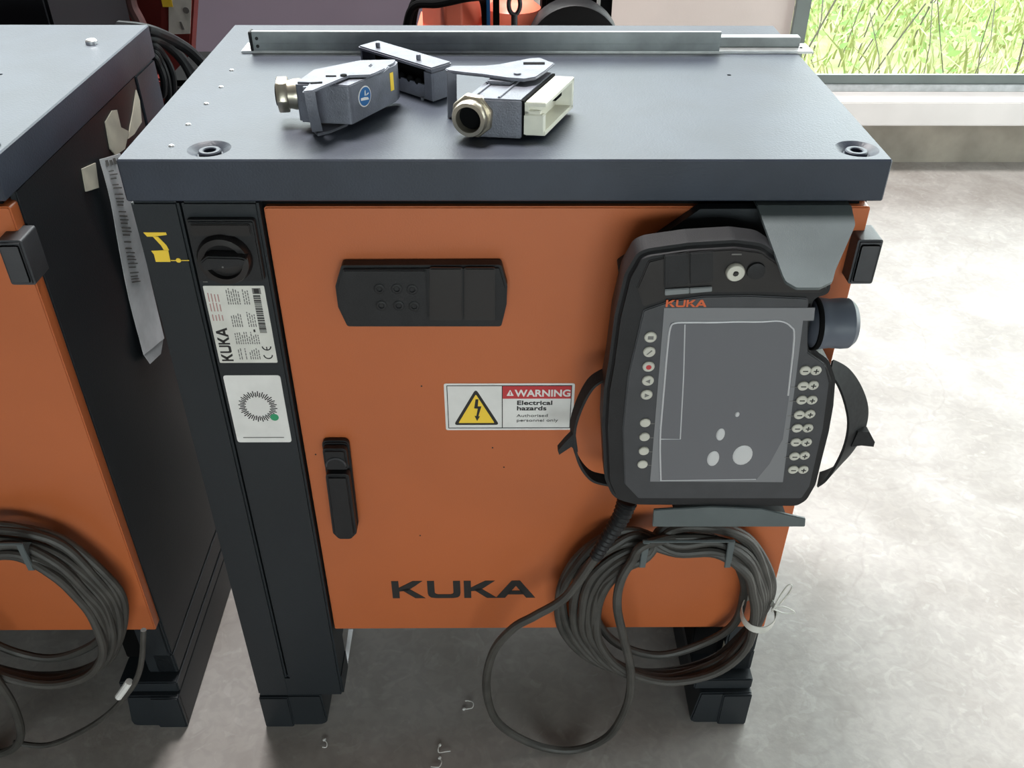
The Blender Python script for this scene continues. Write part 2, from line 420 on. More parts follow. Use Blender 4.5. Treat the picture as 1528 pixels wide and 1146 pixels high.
def leaves(name, mname, n, x0, x1, y0, y1, z0, z1, size):
    vs, fs = [], []
    for _ in range(n):
        y = y0 + (y1 - y0) * random.random() ** .8
        c = Vector((random.uniform(x0, x1), y, random.uniform(z0, z1 * (.35 + .65 * (y - y0) / (y1 - y0)))))
        u = Vector((random.gauss(0, 1), random.gauss(0, 1), random.gauss(0, .6))).normalized(); v = u.orthogonal().normalized(); s_ = size * random.uniform(.5, 1.4); k = len(vs)
        vs += [c - u * s_, c + v * s_ * .4, c + u * s_, c - v * s_ * .4]; fs += [(k, k + 1, k + 2), (k, k + 2, k + 3)]
    me = bpy.data.meshes.new(name); me.from_pydata([tuple(v) for v in vs], [], fs); me.materials.append(M[mname])
    o = bpy.data.objects.new(name, me); COL.objects.link(o)
    return stuff(o)
tag(leaves('weed_leaves', 'leafg', 9000, .3, 6.5, 3.2, 6.5, .05, .62, .030), 'fresh green leaves of the weeds outside behind the window', 'leaves')
tag(leaves('yellow_flowers', 'flower', 420, .4, 5.5, 4.4, 6.2, .35, .60, .022), 'small yellow flowers among the weeds outside the window', 'flowers')
st = MB()
for i in range(120):
    x, y = random.uniform(.8, 5.0), random.uniform(2.9, 5.2); h = random.uniform(.3, .65); lx = random.gauss(.07, .14)
    st.tube([(x, y, 0), (x + lx * .5, y, h * .5), (x + lx * 1.1, y + random.gauss(0, .1), h)], random.uniform(.002, .0042), 5)
tag(stuff(st.build('weed_stems', 'twig')), 'thin brown weed stems standing outside behind the window', 'stems')

# ------------------------------------------------------------------ main control cabinet
def hexpts(cx_, cy_, r, a=0): return [(cx_ + r * math.cos(a + k * math.pi / 3), cy_ + r * math.sin(a + k * math.pi / 3)) for k in range(6)]
BOLTS = [(-.309, .030), (.368, .030), (-.360, .478), (.362, .478)]
cab = empty('control_cabinet', (0, .25, 0), 'orange and charcoal control cabinet in the centre with connectors lying on its top', 'control cabinet')
tc_ = MB().box(-.396, .396, 0, .508, .932, H, .0016, 1)
top = tc_.build('top_cover', 'anth', cab)
cut = MB()
for bx, by in BOLTS[:2]:
    cut.lathe((bx, by, H - .006), 'z', [(.013, 0), (.0145, .0015), (.0225, .006), (.0225, .02)], 40)
cut.cyl((.2832, .2756, H - .01), 'z', .0028, .03, 12)
cu_o = cut.build('cutter', 'anth', cab)
md = top.modifiers.new('b', 'BOOLEAN'); md.operation = 'DIFFERENCE'; md.solver = 'EXACT'; md.object = cu_o
me_ = bpy.data.meshes.new_from_object(top.evaluated_get(bpy.context.evaluated_depsgraph_get()))
top.modifiers.clear(); top.data = me_; bpy.data.objects.remove(cu_o)
for f in me_.polygons: f.use_smooth = True
me_.set_sharp_from_angle(angle=math.radians(25))
for bx, by in BOLTS[:2]:
    b = MB().lathe((bx, by, H - .0055), 'z', [(.0062, -.003), (.0115, -.003), (.0118, .003), (.0106, .0042), (.0072, .0042), (.0062, .0032)], 32, closed=True)
    bo = b.build('recessed_bolt', 'anth', cab)
    MB().prism(hexpts(bx, by, .0064), 'z', H - .0085, H - .0068).build('hex_socket', 'dark', bo)
for x, y in [(-0.3482, 0.2928), (-0.3455, 0.2271), (-0.3477, 0.1671), (-0.35, 0.0996), (-0.3501, 0.0369)]:
    MB().ball((x, y, H), .0032, .0032, .0020).build('rivet', 'steel', cab)
def cabinet_shell(cab):
    MB().box(-.384, .384, .04, .50, .20, .932, .002).build('inner_body', 'black_paint', cab)
    MB().box(-.38, .38, .02, .06, .905, .9325).build('gap_strip', 'dark', cab)
    for s in (-1, 1):
        a, b = sorted((s * .384, s * .3925))
        MB().box(a, b, .03, .4195, .152, .931, .0015).build('side_panel', 'black_paint', cab)
        a, b = sorted((s * .36, s * .3945))
        MB().box(a, b, .4215, .506, .152, .931, .003).build('rear_post', 'anth', cab)
        a, b = sorted((s * .36, s * .3935))
        MB().box(a, b, .03, .506, .105, .150, .002).build('lower_trim', 'black_paint', cab)
        a, b = sorted((s * .302, s * .3945))
        MB().box(a, b, .012, .506, .0795, .103, .002).build('bottom_rail', 'black_paint', cab)
        # floor skid: outer web flush with the front, inner web set back, inner toe flared and rounded
        pts = [(s * .302, 0), (s * .3945, 0), (s * .3945, .079), (s * .312, .079)] if s > 0 else [(-.3945, 0), (-.292, 0), (-.296, .079), (-.3945, .079)]
        r = [.012, .003, .003, .004] if s > 0 else [.003, .016, .004, .003]
        MB().prism(rounded(pts, r), 'y', .0035, .50, .003).build('skid', 'black_paint', cab)
        a, b = sorted((s * .348, s * (.3945)))
        MB().prism(rounded([(a, 0.0), (b, 0.0), (b, .078), (a, .078)], .003), 'y', .0, .0115, .002).build('skid_toe', 'black_paint', cab)
    # corner post and switch panel on the left of the door
    MB().box(-.3945, -.3440, .003, .06, .080, .931, .003).build('corner_post', 'black_paint', cab)
    MB().box(-.3415, -.2604, .003, .06, .084, .931, .003).build('switch_panel', 'black_paint', cab)
    MB().box(-.3945, -.2590, .0035, .06, .079, .128, .004).build('post_foot', 'black_paint', cab)
    # right leg below the door
    MB().box(.3450, .3915, .030, .10, .104, .28, .003).build('corner_post', 'black_paint', cab)
    MB().box(.300, .3440, .060, .30, .104, .26, .002).build('inner_web', 'dark', cab)  # near-black colour carries the shade of the recess below the door
    # door
    MB().prism(rounded(rect(-.2580, .3905, .2314, .9205), [.002, .002, .004, .004]), 'y', .012, .036, .003, 3).build('door', 'orange', cab)
cabinet_shell(cab)
MB().box(.3440, .3446, .031, .04, .125, .165).build('edge_strip', 'paper', cab)
MB().prism([(-0.2604, 0.1226), (-0.2527, 0.1226), (-0.2752, 0.0108), (-0.2822, 0.0109)], 'y', .10, .102).build('pale_strip', 'wpaper', cab)['label'] = 'pale strip behind the left post'  # narrow pale slanted strip behind the left post

# hinge
hg = MB(); hg.prism(rounded(rect(.3765, .4035, .8385, .8925), .003), 'y', -.012, .028, .003, 2); hi_ = hg.build('hinge', 'plastic2', cab)
MB().prism(rounded(rect(.3795, .4005, .8430, .8880), .003), 'y', -.0125, -.0145, .001, 2).build('hinge_cap', 'plastic2', hi_)

# service cover on the door: bowed ends, a recessed left face with six dimples, two sliding flaps
oc = rounded([(-0.1796, 0.8585), (-0.0053, 0.8591), (0.0014, 0.8322), (0.0006, 0.8089), (-0.0055, 0.7795), (-0.181, 0.7798), (-0.1889, 0.8057), (-0.189, 0.8325)][::-1], .004)
sc_ = MB(); sc_.prism(oc, 'y', .013, -.006, .003, 2)
svc = sc_.build('service_cover', 'plastic', cab)
ip = rounded([(-0.1783, 0.8552), (-0.0871, 0.8551), (-0.0882, 0.7906), (-0.173, 0.7908), (-0.1807, 0.8188)][::-1], .003)
MB().prism(ip, 'y', -.0055, -.0085, .001).build('grip_face', 'plastic', svc)
for p in [(-0.1398, 0.8322), (-0.1206, 0.8322), (-0.1037, 0.8313), (-0.1393, 0.8107), (-0.1199, 0.8107), (-0.1028, 0.8098)]:
    MB().lathe((p[0], -.0087, p[1]), 'y', [(.0028, 0), (.0058, 0), (.0062, -.0006), (.0050, -.0012), (.0034, -.0010), (.0028, -.0004)], 18, closed=True).build('dimple', 'plastic', svc)
for (a, b) in ((641, 690), (693, 739)):
    q = [[(-0.0832, 0.8581), (-0.0865, 0.7913)], [(-0.0475, 0.858), (-0.0494, 0.7912)], [(-0.0453, 0.858), (-0.0471, 0.7912)], [(-0.0118, 0.858), (-0.0123, 0.7911)]]
    pr = q[0:2] if a == 641 else q[2:4]
    MB().prism(rounded([pr[0][1], pr[1][1], pr[1][0], pr[0][0]], .002), 'y', -.005, -.0095, .0012).build('flap', 'gloss_black', svc)

# swing handle
ho = rounded([(-.2325, .6050), (-.1985, .6050), (-.2005, .4560), (-.2090, .4440), (-.2260, .4440), (-.2345, .4560)], [.008, .008, .008, .006, .006, .008])
hd = MB().prism(ho, 'y', .012, .003, .002).build('door_handle', 'plastic', cab)
MB().prism(rounded([(-.2305, .562), (-.2005, .562), (-.2005, .4565), (-.2095, .4455), (-.2255, .4455), (-.2325, .4565)], .006), 'y', .004, -.014, .004, 3).build('lever', 'plastic', hd)
MB().prism(rounded(rect(-.2305, -.2005, .5660, .6010), .006), 'y', .004, -.009, .003, 3).build('lock_cap', 'plastic', hd)
ar = MB(); ar.tube([(-.2155 + .0125 * math.cos(a), -.0095, .575 + .0125 * math.sin(a)) for a in [math.pi * k / 12 for k in range(13)]], .0014, 6)
ar.build('lock_rim', 'plastic2', hd)

# main switch
ms = MB().prism(rounded(rect(-.3375, -.2655, .8395, .9135), .004), 'y', .004, -.006, .002).build('main_switch', 'plastic', cab)
MB().prism(rounded(rect(-.3330, -.2700, .8960, .9100), .003), 'y', -.005, -.0085, .001).build('switch_hood', 'gloss_black', ms)
MB().lathe((-.3030, -.0055, .8690), 'y', [(.0295, 0), (.0295, -.004), (.0270, -.010), (.0205, -.0105), (.0200, -.004), (.012, -.004)], 40).build('switch_dial', 'gloss_black', ms)
MB().prism(rounded([(-.3220, .8640), (-.2800, .8700), (-.2740, .8780), (-.2820, .8800), (-.3160, .8810), (-.3250, .8740)], .003), 'y', -.009, -.026, .003, 2).build('switch_grip', 'plastic', ms)
MB().cyl((-.3010, -.0262, .8690), 'y', .0011, .0006, 10).build('index_dot', 'greyink', ms)

# stickers on the post
def sticker(name, x0, x1, z0, z1, y, mname, r=.003, th=.0006):
    return MB().prism(rounded(rect(x0, x1, z0, z1), r), 'y', y, y - th).build(name, mname, cab)
YP = .003
rp = sticker('rating_plate', -.3373, -.2694, .7260, .8300, YP, 'plate', .0015)
lt = MB()
brand_letters(lt, -.3205, .7285, .0465, .0135, YP - .0006, .0002, 'ink', math.pi / 2)
for i in range(4):
    for k in range(3): lt.box(-.3345 + i * .0036 + .0004, -.3330 + i * .0036, YP - .0009, YP - .0006, .7845 + k * .0125, .7945 + k * .0125 + random.uniform(-.003, .002), m='pinkink')
for i in range(11):                                  # rows of small print, turned a quarter
    xx = -.3130 + i * .0026
    for (za, zb) in ((.7300, .7465), (.7515, .7690), (.7760, .7960), (.8060, .8270)):
        if random.random() < .85:
            z = za + (0 if zb - za > .018 else .001)
            while z < zb - random.uniform(0, .006):
                l = random.uniform(.002, .005); lt.box(xx, xx + .0011, YP - .0009, YP - .0006, z, min(z + l, zb), m='greyink'); z += l + .0012
lt.box(-.2905, -.2885, YP - .0009, YP - .0006, .7690, .7725, m='ink')
z = .7680
while z < .8180:                                     # barcode
    h = random.choice((.0007, .0012, .0018)); lt.box(-.2835, -.2755, YP - .0009, YP - .0006, z, z + h, m='ink'); z += h + random.choice((.0006, .001))
lt.box(-.2835, -.2740, YP - .0009, YP - .0006, .8195, .8270, m='greyink'); lt.box(-.2815, -.2760, YP - .0011, YP - .0009, .8205, .8262, m='ink')
def arc_band(mb, cx_, cz_, r0, r1, a0, a1, y, m, n=12):
    p = [(cx_ + r1 * math.cos(math.radians(a0 + (a1 - a0) * i / n)), cz_ + r1 * math.sin(math.radians(a0 + (a1 - a0) * i / n))) for i in range(n + 1)]
    q = [(cx_ + r0 * math.cos(math.radians(a0 + (a1 - a0) * i / n)), cz_ + r0 * math.sin(math.radians(a0 + (a1 - a0) * i / n))) for i in range(n + 1)]
    for i in range(n): mb.prism([p[i], p[i + 1], q[i + 1], q[i]], 'y', y, y - .0003, m=m)
arc_band(lt, -.2790, .7370, .0042, .0056, 180, 360, YP - .0006, 'ink'); arc_band(lt, -.2790, .7490, .0042, .0056, 180, 360, YP - .0006, 'ink')   # CE mark
lt.box(-.2796, -.2784, YP - .0009, YP - .0006, .7440, .7485, m='ink')
lt.build('lettering', 'ink', rp)
cs = sticker('round_mark_sticker', -.3373, -.2694, .6045, .7078, YP, 'white', .004)
rm = MB()
for k in range(48):                                  # plain evenly rayed ring
    a = 2 * math.pi * k / 48; r0, r1 = (.0160, .0235) if k % 2 else (.0145, .0215)
    ca, sa = math.cos(a), math.sin(a); wv = .00065; c = (-.3030, .6610)
    rm.prism([(c[0] + r0 * ca - wv * sa, c[1] + r0 * sa + wv * ca), (c[0] + r0 * ca + wv * sa, c[1] + r0 * sa - wv * ca), (c[0] + r1 * ca + wv * sa, c[1] + r1 * sa - wv * ca), (c[0] + r1 * ca - wv * sa, c[1] + r1 * sa + wv * ca)], 'y', YP - .0006, YP - .0009, m='ink')
rm.prism(circle(-.2852, .6445, .0052), 'y', YP - .0006, YP - .0010, m='green')
rm.box(-.3290, -.2780, YP - .0009, YP - .0006, .6118, .6130, m='greyink')
rm.build('print', 'ink', cs)
rs = MB()                                            # yellow lever-arm pictogram
rs.prism([(-.3880, .8955), (-.3640, .8955), (-.3635, .8925), (-.3790, .8905), (-.3850, .8905)], 'y', YP, YP - .0005)
rs.prism([(-.3790, .8905), (-.3735, .8905), (-.3665, .8800), (-.3650, .8740), (-.3705, .8740), (-.3725, .8800)], 'y', YP, YP - .0005)
rs.prism([(-.3845, .8735), (-.3660, .8745), (-.3665, .8600), (-.3825, .8600), (-.3825, .8690)], 'y', YP, YP - .0005)
rs.box(-.3660, -.3460, YP - .0005, YP, .8612, .8622); rs.prism(circle(-.3575, .8618, .0028, 14), 'y', YP, YP - .0006)
rs.build('pictogram_sticker', 'yellow', cab)
MB().box(-.3360, -.3310, YP - .0005, YP, .8345, .8355).build('print_mark', 'greyink', cab)

# lettering and warning label on the door
YD = .012
brand_letters(MB(), -.1655, .3008, .2080, .0365, YD, .0006).build('brand_lettering', 'ink', cab)
wl = MB().prism(rounded(rect(-.0757, .0838, .6160, .6885), .003), 'y', YD, YD - .0006).build('warning_label', 'white', cab)
y1 = YD - .0006
MB().box(-.0042, .0800, y1 - .0003, y1, .6655, .6845).build('red_band', 'red', wl)
bl = MB()
for a in ((-.0725, .0805, .6848, .6857), (-.0725, .0805, .6190, .6199), (-.0725, -.0716, .6190, .6857), (.0796, .0805, .6190, .6857), (-.0052, -.0042, .6190, .6857)):
    bl.box(a[0], a[1], y1 - .0004, y1, a[2], a[3])
bl.prism(rounded([(-.0655, .6245), (-.0085, .6245), (-.0370, .6805)], .003), 'y', y1, y1 - .0003)
bl.text('Electrical', .0130, .6560, .0090, y1 - .0002, sx=1.35, bold=.00022); bl.text('hazards', .0130, .6475, .0090, y1 - .0002, sx=1.35, bold=.00022)
bl.text('Authorised', .0130, .6370, .0062, y1 - .0002, sx=1.4); bl.text('personnel only', .0130, .6295, .0062, y1 - .0002, sx=1.4)
bl.build('black_print', 'ink', wl)
MB().prism(rounded([(-.0595, .6278), (-.0145, .6278), (-.0370, .6725)], .001), 'y', y1 - .0003, y1 - .0005).build('yellow_triangle', 'yellow', wl)
MB().prism([(-.0375, .6650), (-.0340, .6650), (-.0350, .6540), (-.0305, .6540), (-.0345, .6385), (-.0325, .6385), (-.0362, .6310), (-.0392, .6390), (-.0370, .6390), (-.0350, .6505), (-.0395, .6510)][::-1], 'y', y1 - .0005, y1 - .0007).build('bolt_symbol', 'ink', wl)
wt = MB().text('WARNING', .0110, .6692, .0142, y1 - .0005, sx=.99, bold=.0004)
wt.prism(rounded([(.0005, .6700), (.0095, .6700), (.0050, .6795)], .0006), 'y', y1 - .0003, y1 - .0005)
wt.build('white_lettering', 'white', wl)
MB().box(.0045, .0056, y1 - .0007, y1 - .0005, .6715, .6765).build('exclamation_mark', 'red', wl)
for p in [(-0.2446, 0.5762), (-0.1186, 0.4292), (-0.1028, 0.6845), (-0.0028, 0.5536), (-0.0173, 0.5866)]:
    MB().cyl((p[0], YD + .0004, p[1]), 'y', .0011, -.0008, 8).build('paint_chip', 'ink', cab)

# pendant holder: back plate, forward tongue, lower ledge, cable hook
hp = MB().prism(rounded([(0.2045, 0.9244), (0.3593, 0.9251), (0.3513, 0.854), (0.3283, 0.8113), (0.1874, 0.7849), (0.1296, 0.8203), (0.1224, 0.8576)][::-1], .004), 'y', .0115, -.002).build('pendant_holder', 'black_paint', cab)
hp['label'] = 'dark sheet-metal holder of the teach pendant'
tg = MB()
ta, tb = (-.004, .9282), (-.112, .8915)
tng = [(.263, 0), (.362, 0), (.360, .25), (.3260, .80), (.3200, .93), (.3060, 1.0), (.2830, 1.0), (.2740, .93), (.2725, .86)]
dn = Vector((0, ta[1] - tb[1], -(ta[0] - tb[0]))).normalized() * .0018
bm_ = bmesh.new(); lo, hi = [], []
for x, t in rounded([(a, b * .104) for a, b in tng], [.001, .001, .02, .006, .006, .006, .006, .006, .004]):
    t /= .104; c = Vector((x, ta[0] + (tb[0] - ta[0]) * t, ta[1] + (tb[1] - ta[1]) * t)); lo.append(bm_.verts.new(c + dn)); hi.append(bm_.verts.new(c - dn))
bm_.faces.new(lo); bm_.faces.new(hi[::-1])
for i in range(len(lo)): bm_.faces.new((lo[i], lo[i - 1], hi[i - 1], hi[i]))
bmesh.ops.recalc_face_normals(bm_, faces=bm_.faces[:]); tg._add(bm_, None)
tg.box(.263, .362, -.006, .012, .9262, .9298, .001)
tg.build('tongue', 'holder', hp)
lg = MB()
lg.prism(rounded([(0.1812, 0.5315), (0.3711, 0.5305), (0.3692, 0.5444), (0.3115, 0.5617), (0.2494, 0.5653), (0.1801, 0.5601)], .002), 'y', -.076, -.072, .0008)
lq = [(0.1812, 0.5315), (0.3711, 0.5305)]
lg.box(lq[0][0] + .03, lq[1][0] - .02, -.074, .012, lq[0][1], lq[0][1] + .004, .001)
lg.build('ledge', 'holder', hp)
hk = MB()
hq = [(0.1814, 0.484), (0.2916, 0.4834), (0.1797, 0.4339), (0.2927, 0.4332)]
hk.box(hq[0][0] - .004, hq[1][0] + .004, -.054, -.0505, hq[0][1] - .004, hq[0][1], .001)
for a, b in ((0, 2), (1, 3)):
    t_, bt = hq[a], hq[b]
    hk.prism([(t_[0] - .0045, t_[1]), (t_[0] + .0045, t_[1]), (bt[0] + .004, bt[1]), (bt[0] - .004, bt[1])], 'y', -.054, -.050, .0008)
    hk.prism([(-.0505, t_[1]), (-.0505, bt[1] + .006), (.0115, bt[1] - .045), (.0115, bt[1] - .015)], 'x', t_[0] - .0015, t_[0] + .0015)
hk.build('cable_hook', 'holder', hp)

# ------------------------------------------------------------------ teach pendant
PF = -.072                                              # front of the pendant
pen = empty('teach_pendant', (.235, -.05, .595), 'black teach pendant with a grey screen and round keys in the holder', 'teach pendant')
outl = [(0.1312, 0.9063), (0.1408, 0.9116), (0.1822, 0.9182), (0.2285, 0.9212), (0.2565, 0.9174), (0.2834, 0.8986), (0.3224, 0.8832), (0.3354, 0.8706), (0.3351, 0.8587), (0.3195, 0.8531), (0.3232, 0.8201), (0.332, 0.7902), (0.3524, 0.7761), (0.3653, 0.75), (0.3709, 0.7126), (0.3736, 0.6746), (0.374, 0.6308), (0.3746, 0.5924), (0.3684, 0.5659), (0.3577, 0.5569), (0.1604, 0.5602), (0.1309, 0.5704), (0.1182, 0.6032), (0.11, 0.6845), (0.1089, 0.7378), (0.1117, 0.774), (0.1141, 0.833), (0.1209, 0.8826)][::-1]
body = MB().prism(rounded(outl, .030, 4), 'y', -.030, PF, .006, 3)
body.build('rubber_case', 'plastic', pen)
MB().prism(rounded([(0.1697, 0.8703), (0.309, 0.8701), (0.3546, 0.5903), (0.1666, 0.5911)][::-1], .02), 'y', -.0302, -.004, .006).build('back_housing', 'plastic', pen)
inner = [(0.1428, 0.9013), (0.1826, 0.9118), (0.2291, 0.9148), (0.2551, 0.911), (0.282, 0.892), (0.3188, 0.8781), (0.328, 0.8702), (0.3237, 0.8639), (0.2509, 0.8656), (0.2027, 0.8648), (0.1689, 0.8585), (0.1421, 0.8481), (0.134, 0.8705)][::-1]
MB().prism(rounded(inner, .003, 3), 'y', PF + .001, PF - .0022, .0012).build('cap_panel', 'gloss_black', pen)
low = [(0.1425, 0.8441), (0.1692, 0.8553), (0.2032, 0.8609), (0.2515, 0.8616), (0.3117, 0.8583), (0.324, 0.7916), (0.3453, 0.7757), (0.3558, 0.7496), (0.3623, 0.6852), (0.3643, 0.5964), (0.3584, 0.5767), (0.1603, 0.5777), (0.1414, 0.6017), (0.1327, 0.686), (0.1329, 0.7611)][::-1]
fp = MB().prism(rounded(low, .004, 3), 'y', PF + .001, PF - .0025, .0012).build('face_panel', 'plastic2', pen)
YF = PF - .0025
scq = [(0.1637, 0.8476), (0.3221, 0.8473), (0.3304, 0.6046), (0.1714, 0.6063)]
sc2 = [(0.1637, 0.8476), (0.3207, 0.8473), (0.3224, 0.8317), (0.3111, 0.8318), (0.3304, 0.6046), (0.1714, 0.6063)]
scr = MB().prism(sc2[::-1], 'y', YF + .0005, YF - .0006).build('screen', 'film', pen)
# protective film; pale raised lines and blobs stand in for screen reflections
YS = YF - .0006
flm = [(0.1717, 0.8298), (0.2878, 0.8313), (0.3011, 0.8238), (0.3066, 0.8094), (0.3126, 0.7613), (0.3184, 0.6713), (0.3093, 0.6336), (0.2976, 0.6084), (0.1824, 0.6078), (0.1753, 0.6718)]
fo = MB().prism(rounded(flm[::-1], .004), 'y', YS, YS - .0004).build('protective_film', 'screen', scr)
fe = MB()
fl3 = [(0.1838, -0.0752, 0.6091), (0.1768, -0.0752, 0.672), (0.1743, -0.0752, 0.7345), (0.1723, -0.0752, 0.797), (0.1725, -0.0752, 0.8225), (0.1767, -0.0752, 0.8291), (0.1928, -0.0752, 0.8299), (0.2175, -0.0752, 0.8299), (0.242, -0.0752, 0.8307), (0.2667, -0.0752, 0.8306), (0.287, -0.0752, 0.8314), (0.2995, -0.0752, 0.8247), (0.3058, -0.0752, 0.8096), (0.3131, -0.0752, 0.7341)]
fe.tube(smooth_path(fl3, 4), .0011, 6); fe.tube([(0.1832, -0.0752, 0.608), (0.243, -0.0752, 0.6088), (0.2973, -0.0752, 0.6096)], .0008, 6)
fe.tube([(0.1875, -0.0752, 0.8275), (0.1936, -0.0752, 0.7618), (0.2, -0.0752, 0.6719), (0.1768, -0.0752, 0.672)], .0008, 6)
fe.build('reflection_streak', 'reflect_line', scr)
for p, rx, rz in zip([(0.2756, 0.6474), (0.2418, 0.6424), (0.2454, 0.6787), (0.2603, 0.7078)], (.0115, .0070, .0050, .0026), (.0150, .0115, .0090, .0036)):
    MB().ball((p[0], YS - .0004, p[1]), rx, .0016, rz).build('reflection_blob', 'reflect_blob', scr)
brand_letters(MB(), 0.165, 0.8484, .0425, .0085, YF, .0003).build('brand_lettering', 'orangeink', pen)
# flip covers, key switch
for pts in ([(0.1573, 0.9094), (0.1812, 0.9116), (0.1854, 0.8757), (0.1612, 0.871)], [(0.1825, 0.9116), (0.2056, 0.9138), (0.2103, 0.8788), (0.1867, 0.8757)]):
    MB().prism(rounded(pts[::-1], .002), 'y', PF - .002, PF - .0045, .001).build('flip_cover', 'plastic', pen)
for pts in ([(0.162, 0.8702), (0.1865, 0.8718), (0.1873, 0.8655), (0.1627, 0.8631)], [(0.1872, 0.8718), (0.2096, 0.8733), (0.2104, 0.8678), (0.188, 0.8655)]):
    MB().prism(rounded(pts[::-1], .001), 'y', PF - .002, PF - .005, .0008).build('silver_key', 'silverkey', pen)
kp = (0.231, 0.8901)
ks = MB().lathe((kp[0], PF - .002, kp[1]), 'y', [(.0095, 0), (.0095, -.004), (.0085, -.0055), (.0030, -.0055), (.0026, -.004)], 28).build('key_switch', 'key', pen)
MB().box(kp[0] - .0022, kp[0] + .0022, PF - .0085, PF - .0065, kp[1] - .0022, kp[1] + .0022, .0005).build('key_slot', 'ink', ks)
MB().box(kp[0] - .006, kp[0] + .004, PF - .0026, PF - .0022, kp[1] + .0185, kp[1] + .0200).build('print_mark', 'greyink', pen)
rb = (0.2521, 0.8911)
MB().lathe((rb[0], PF - .002, rb[1]), 'y', [(.0095, 0), (.009, -.003), (.006, -.0035)], 28).build('stop_button_ring', 'plastic', pen)
# keys on the left
def disc_key(mb, x, z, r=.0058):
    mb.lathe((x, YF, z), 'y', [(r, .0005), (r, -.0016), (r - .0010, -.0026), (.0005, -.0028)], 20, m='key')
for i, (x, z) in enumerate([(0.1527, 0.8119), (0.1531, 0.7931), (0.1541, 0.7739), (0.1551, 0.7551), (0.1554, 0.7359), (0.1574, 0.6961), (0.1585, 0.6755), (0.1596, 0.6544), (0.1599, 0.6339)]):
    k_ = MB(); disc_key(k_, x, z, .0066 if i < 5 else .0060)
    if i < 5:
        if i == 0: k_.box(x - .003, x + .003, YF - .0031, YF - .0027, z - .002, z + .002, m='greyink')
        elif i == 1: k_.prism([(x - .0030, z - .0026), (x - .0018, z - .0026), (x + .0030, z + .0022), (x + .0020, z + .0030)], 'y', YF - .0026, YF - .0031, m='greyink')
        elif i == 2: k_.prism(circle(x, z, .0030, 14), 'y', YF - .0026, YF - .0031, m='red')
        elif i == 3: k_.prism([(x + .0022, z + .0026), (x - .0028, z), (x + .0022, z - .0026)], 'y', YF - .0026, YF - .0031, m='greyink')
        else: k_.prism([(x - .0022, z + .0026), (x - .0022, z - .0026), (x + .0028, z)], 'y', YF - .0026, YF - .0031, m='greyink')
    k_.build('round_key', 'key', pen)
# pairs of keys on the right, minus and plus
for (x0, z0), (x1_, z1_) in zip([(0.3255, 0.7681), (0.3273, 0.7473), (0.3295, 0.7279), (0.3305, 0.7071), (0.3318, 0.6877), (0.3342, 0.6669), (0.3366, 0.6456), (0.3389, 0.6248)], [(0.3372, 0.7681), (0.3382, 0.7482), (0.3408, 0.7279), (0.3424, 0.708), (0.3441, 0.6877), (0.3466, 0.6668), (0.3482, 0.6466), (0.3508, 0.6248)]):
    k_ = MB(); disc_key(k_, x0, z0, .0060); disc_key(k_, x1_, z1_, .0060)
    k_.box(x0 + .003, x1_ - .003, YF - .0014, YF + .0003, z0 - .0022, z0 + .0022, m='key')
    k_.box(x0 - .0028, x0 + .0028, YF - .0031, YF - .0026, z0 - .0006, z0 + .0006, m='ink')
    k_.box(x1_ - .0028, x1_ + .0028, YF - .0031, YF - .0026, z1_ - .0006, z1_ + .0006, m='ink'); k_.box(x1_ - .0006, x1_ + .0006, YF - .0032, YF - .0026, z1_ - .0028, z1_ + .0028, m='ink')
    k_.build('jog_key', 'key', pen)
for a, b in zip([(0.1633, 0.6941), (0.1652, 0.6734), (0.1664, 0.6523), (0.1667, 0.6317)], [(0.174, 0.6941), (0.176, 0.6734), (0.1742, 0.6523), (0.1738, 0.6317)]): MB().box(a[0], b[0], YF - .0003, YF, a[1] - .0004, a[1] + .0004).build('guide_line', 'greyink', pen)
for a, b in zip([(0.3142, 0.7455), (0.3163, 0.726), (0.3178, 0.7052), (0.3198, 0.6857), (0.3228, 0.6649), (0.3251, 0.6435)], [(0.3216, 0.7455), (0.3238, 0.726), (0.3247, 0.7051), (0.3267, 0.6857), (0.329, 0.6648), (0.3306, 0.6435)]): MB().box(a[0], b[0], YF - .0009, YF, a[1] - .0004, a[1] + .0004).build('guide_line', 'greyink', pen)
# six-axis knob on the right edge
kx = (0.3509, 0.8163)
kn = MB().lathe((kx[0] - .022, -.056, kx[1]), 'x', [(.018, -.006), (.0275, 0), (.0285, .004), (.0275, .010), (.0265, .018), (.0275, .030), (.0270, .038), (.0225, .0435), (.010, .045)], 40)
kno = kn.build('jog_knob', 'knobgrey', pen)
MB().lathe((kx[0] - .023, -.056, kx[1]), 'x', [(.020, 0), (.0288, 0), (.0294, .002), (.0288, .005), (.020, .005)], 40, closed=True).build('knob_ring', 'dark', kno)
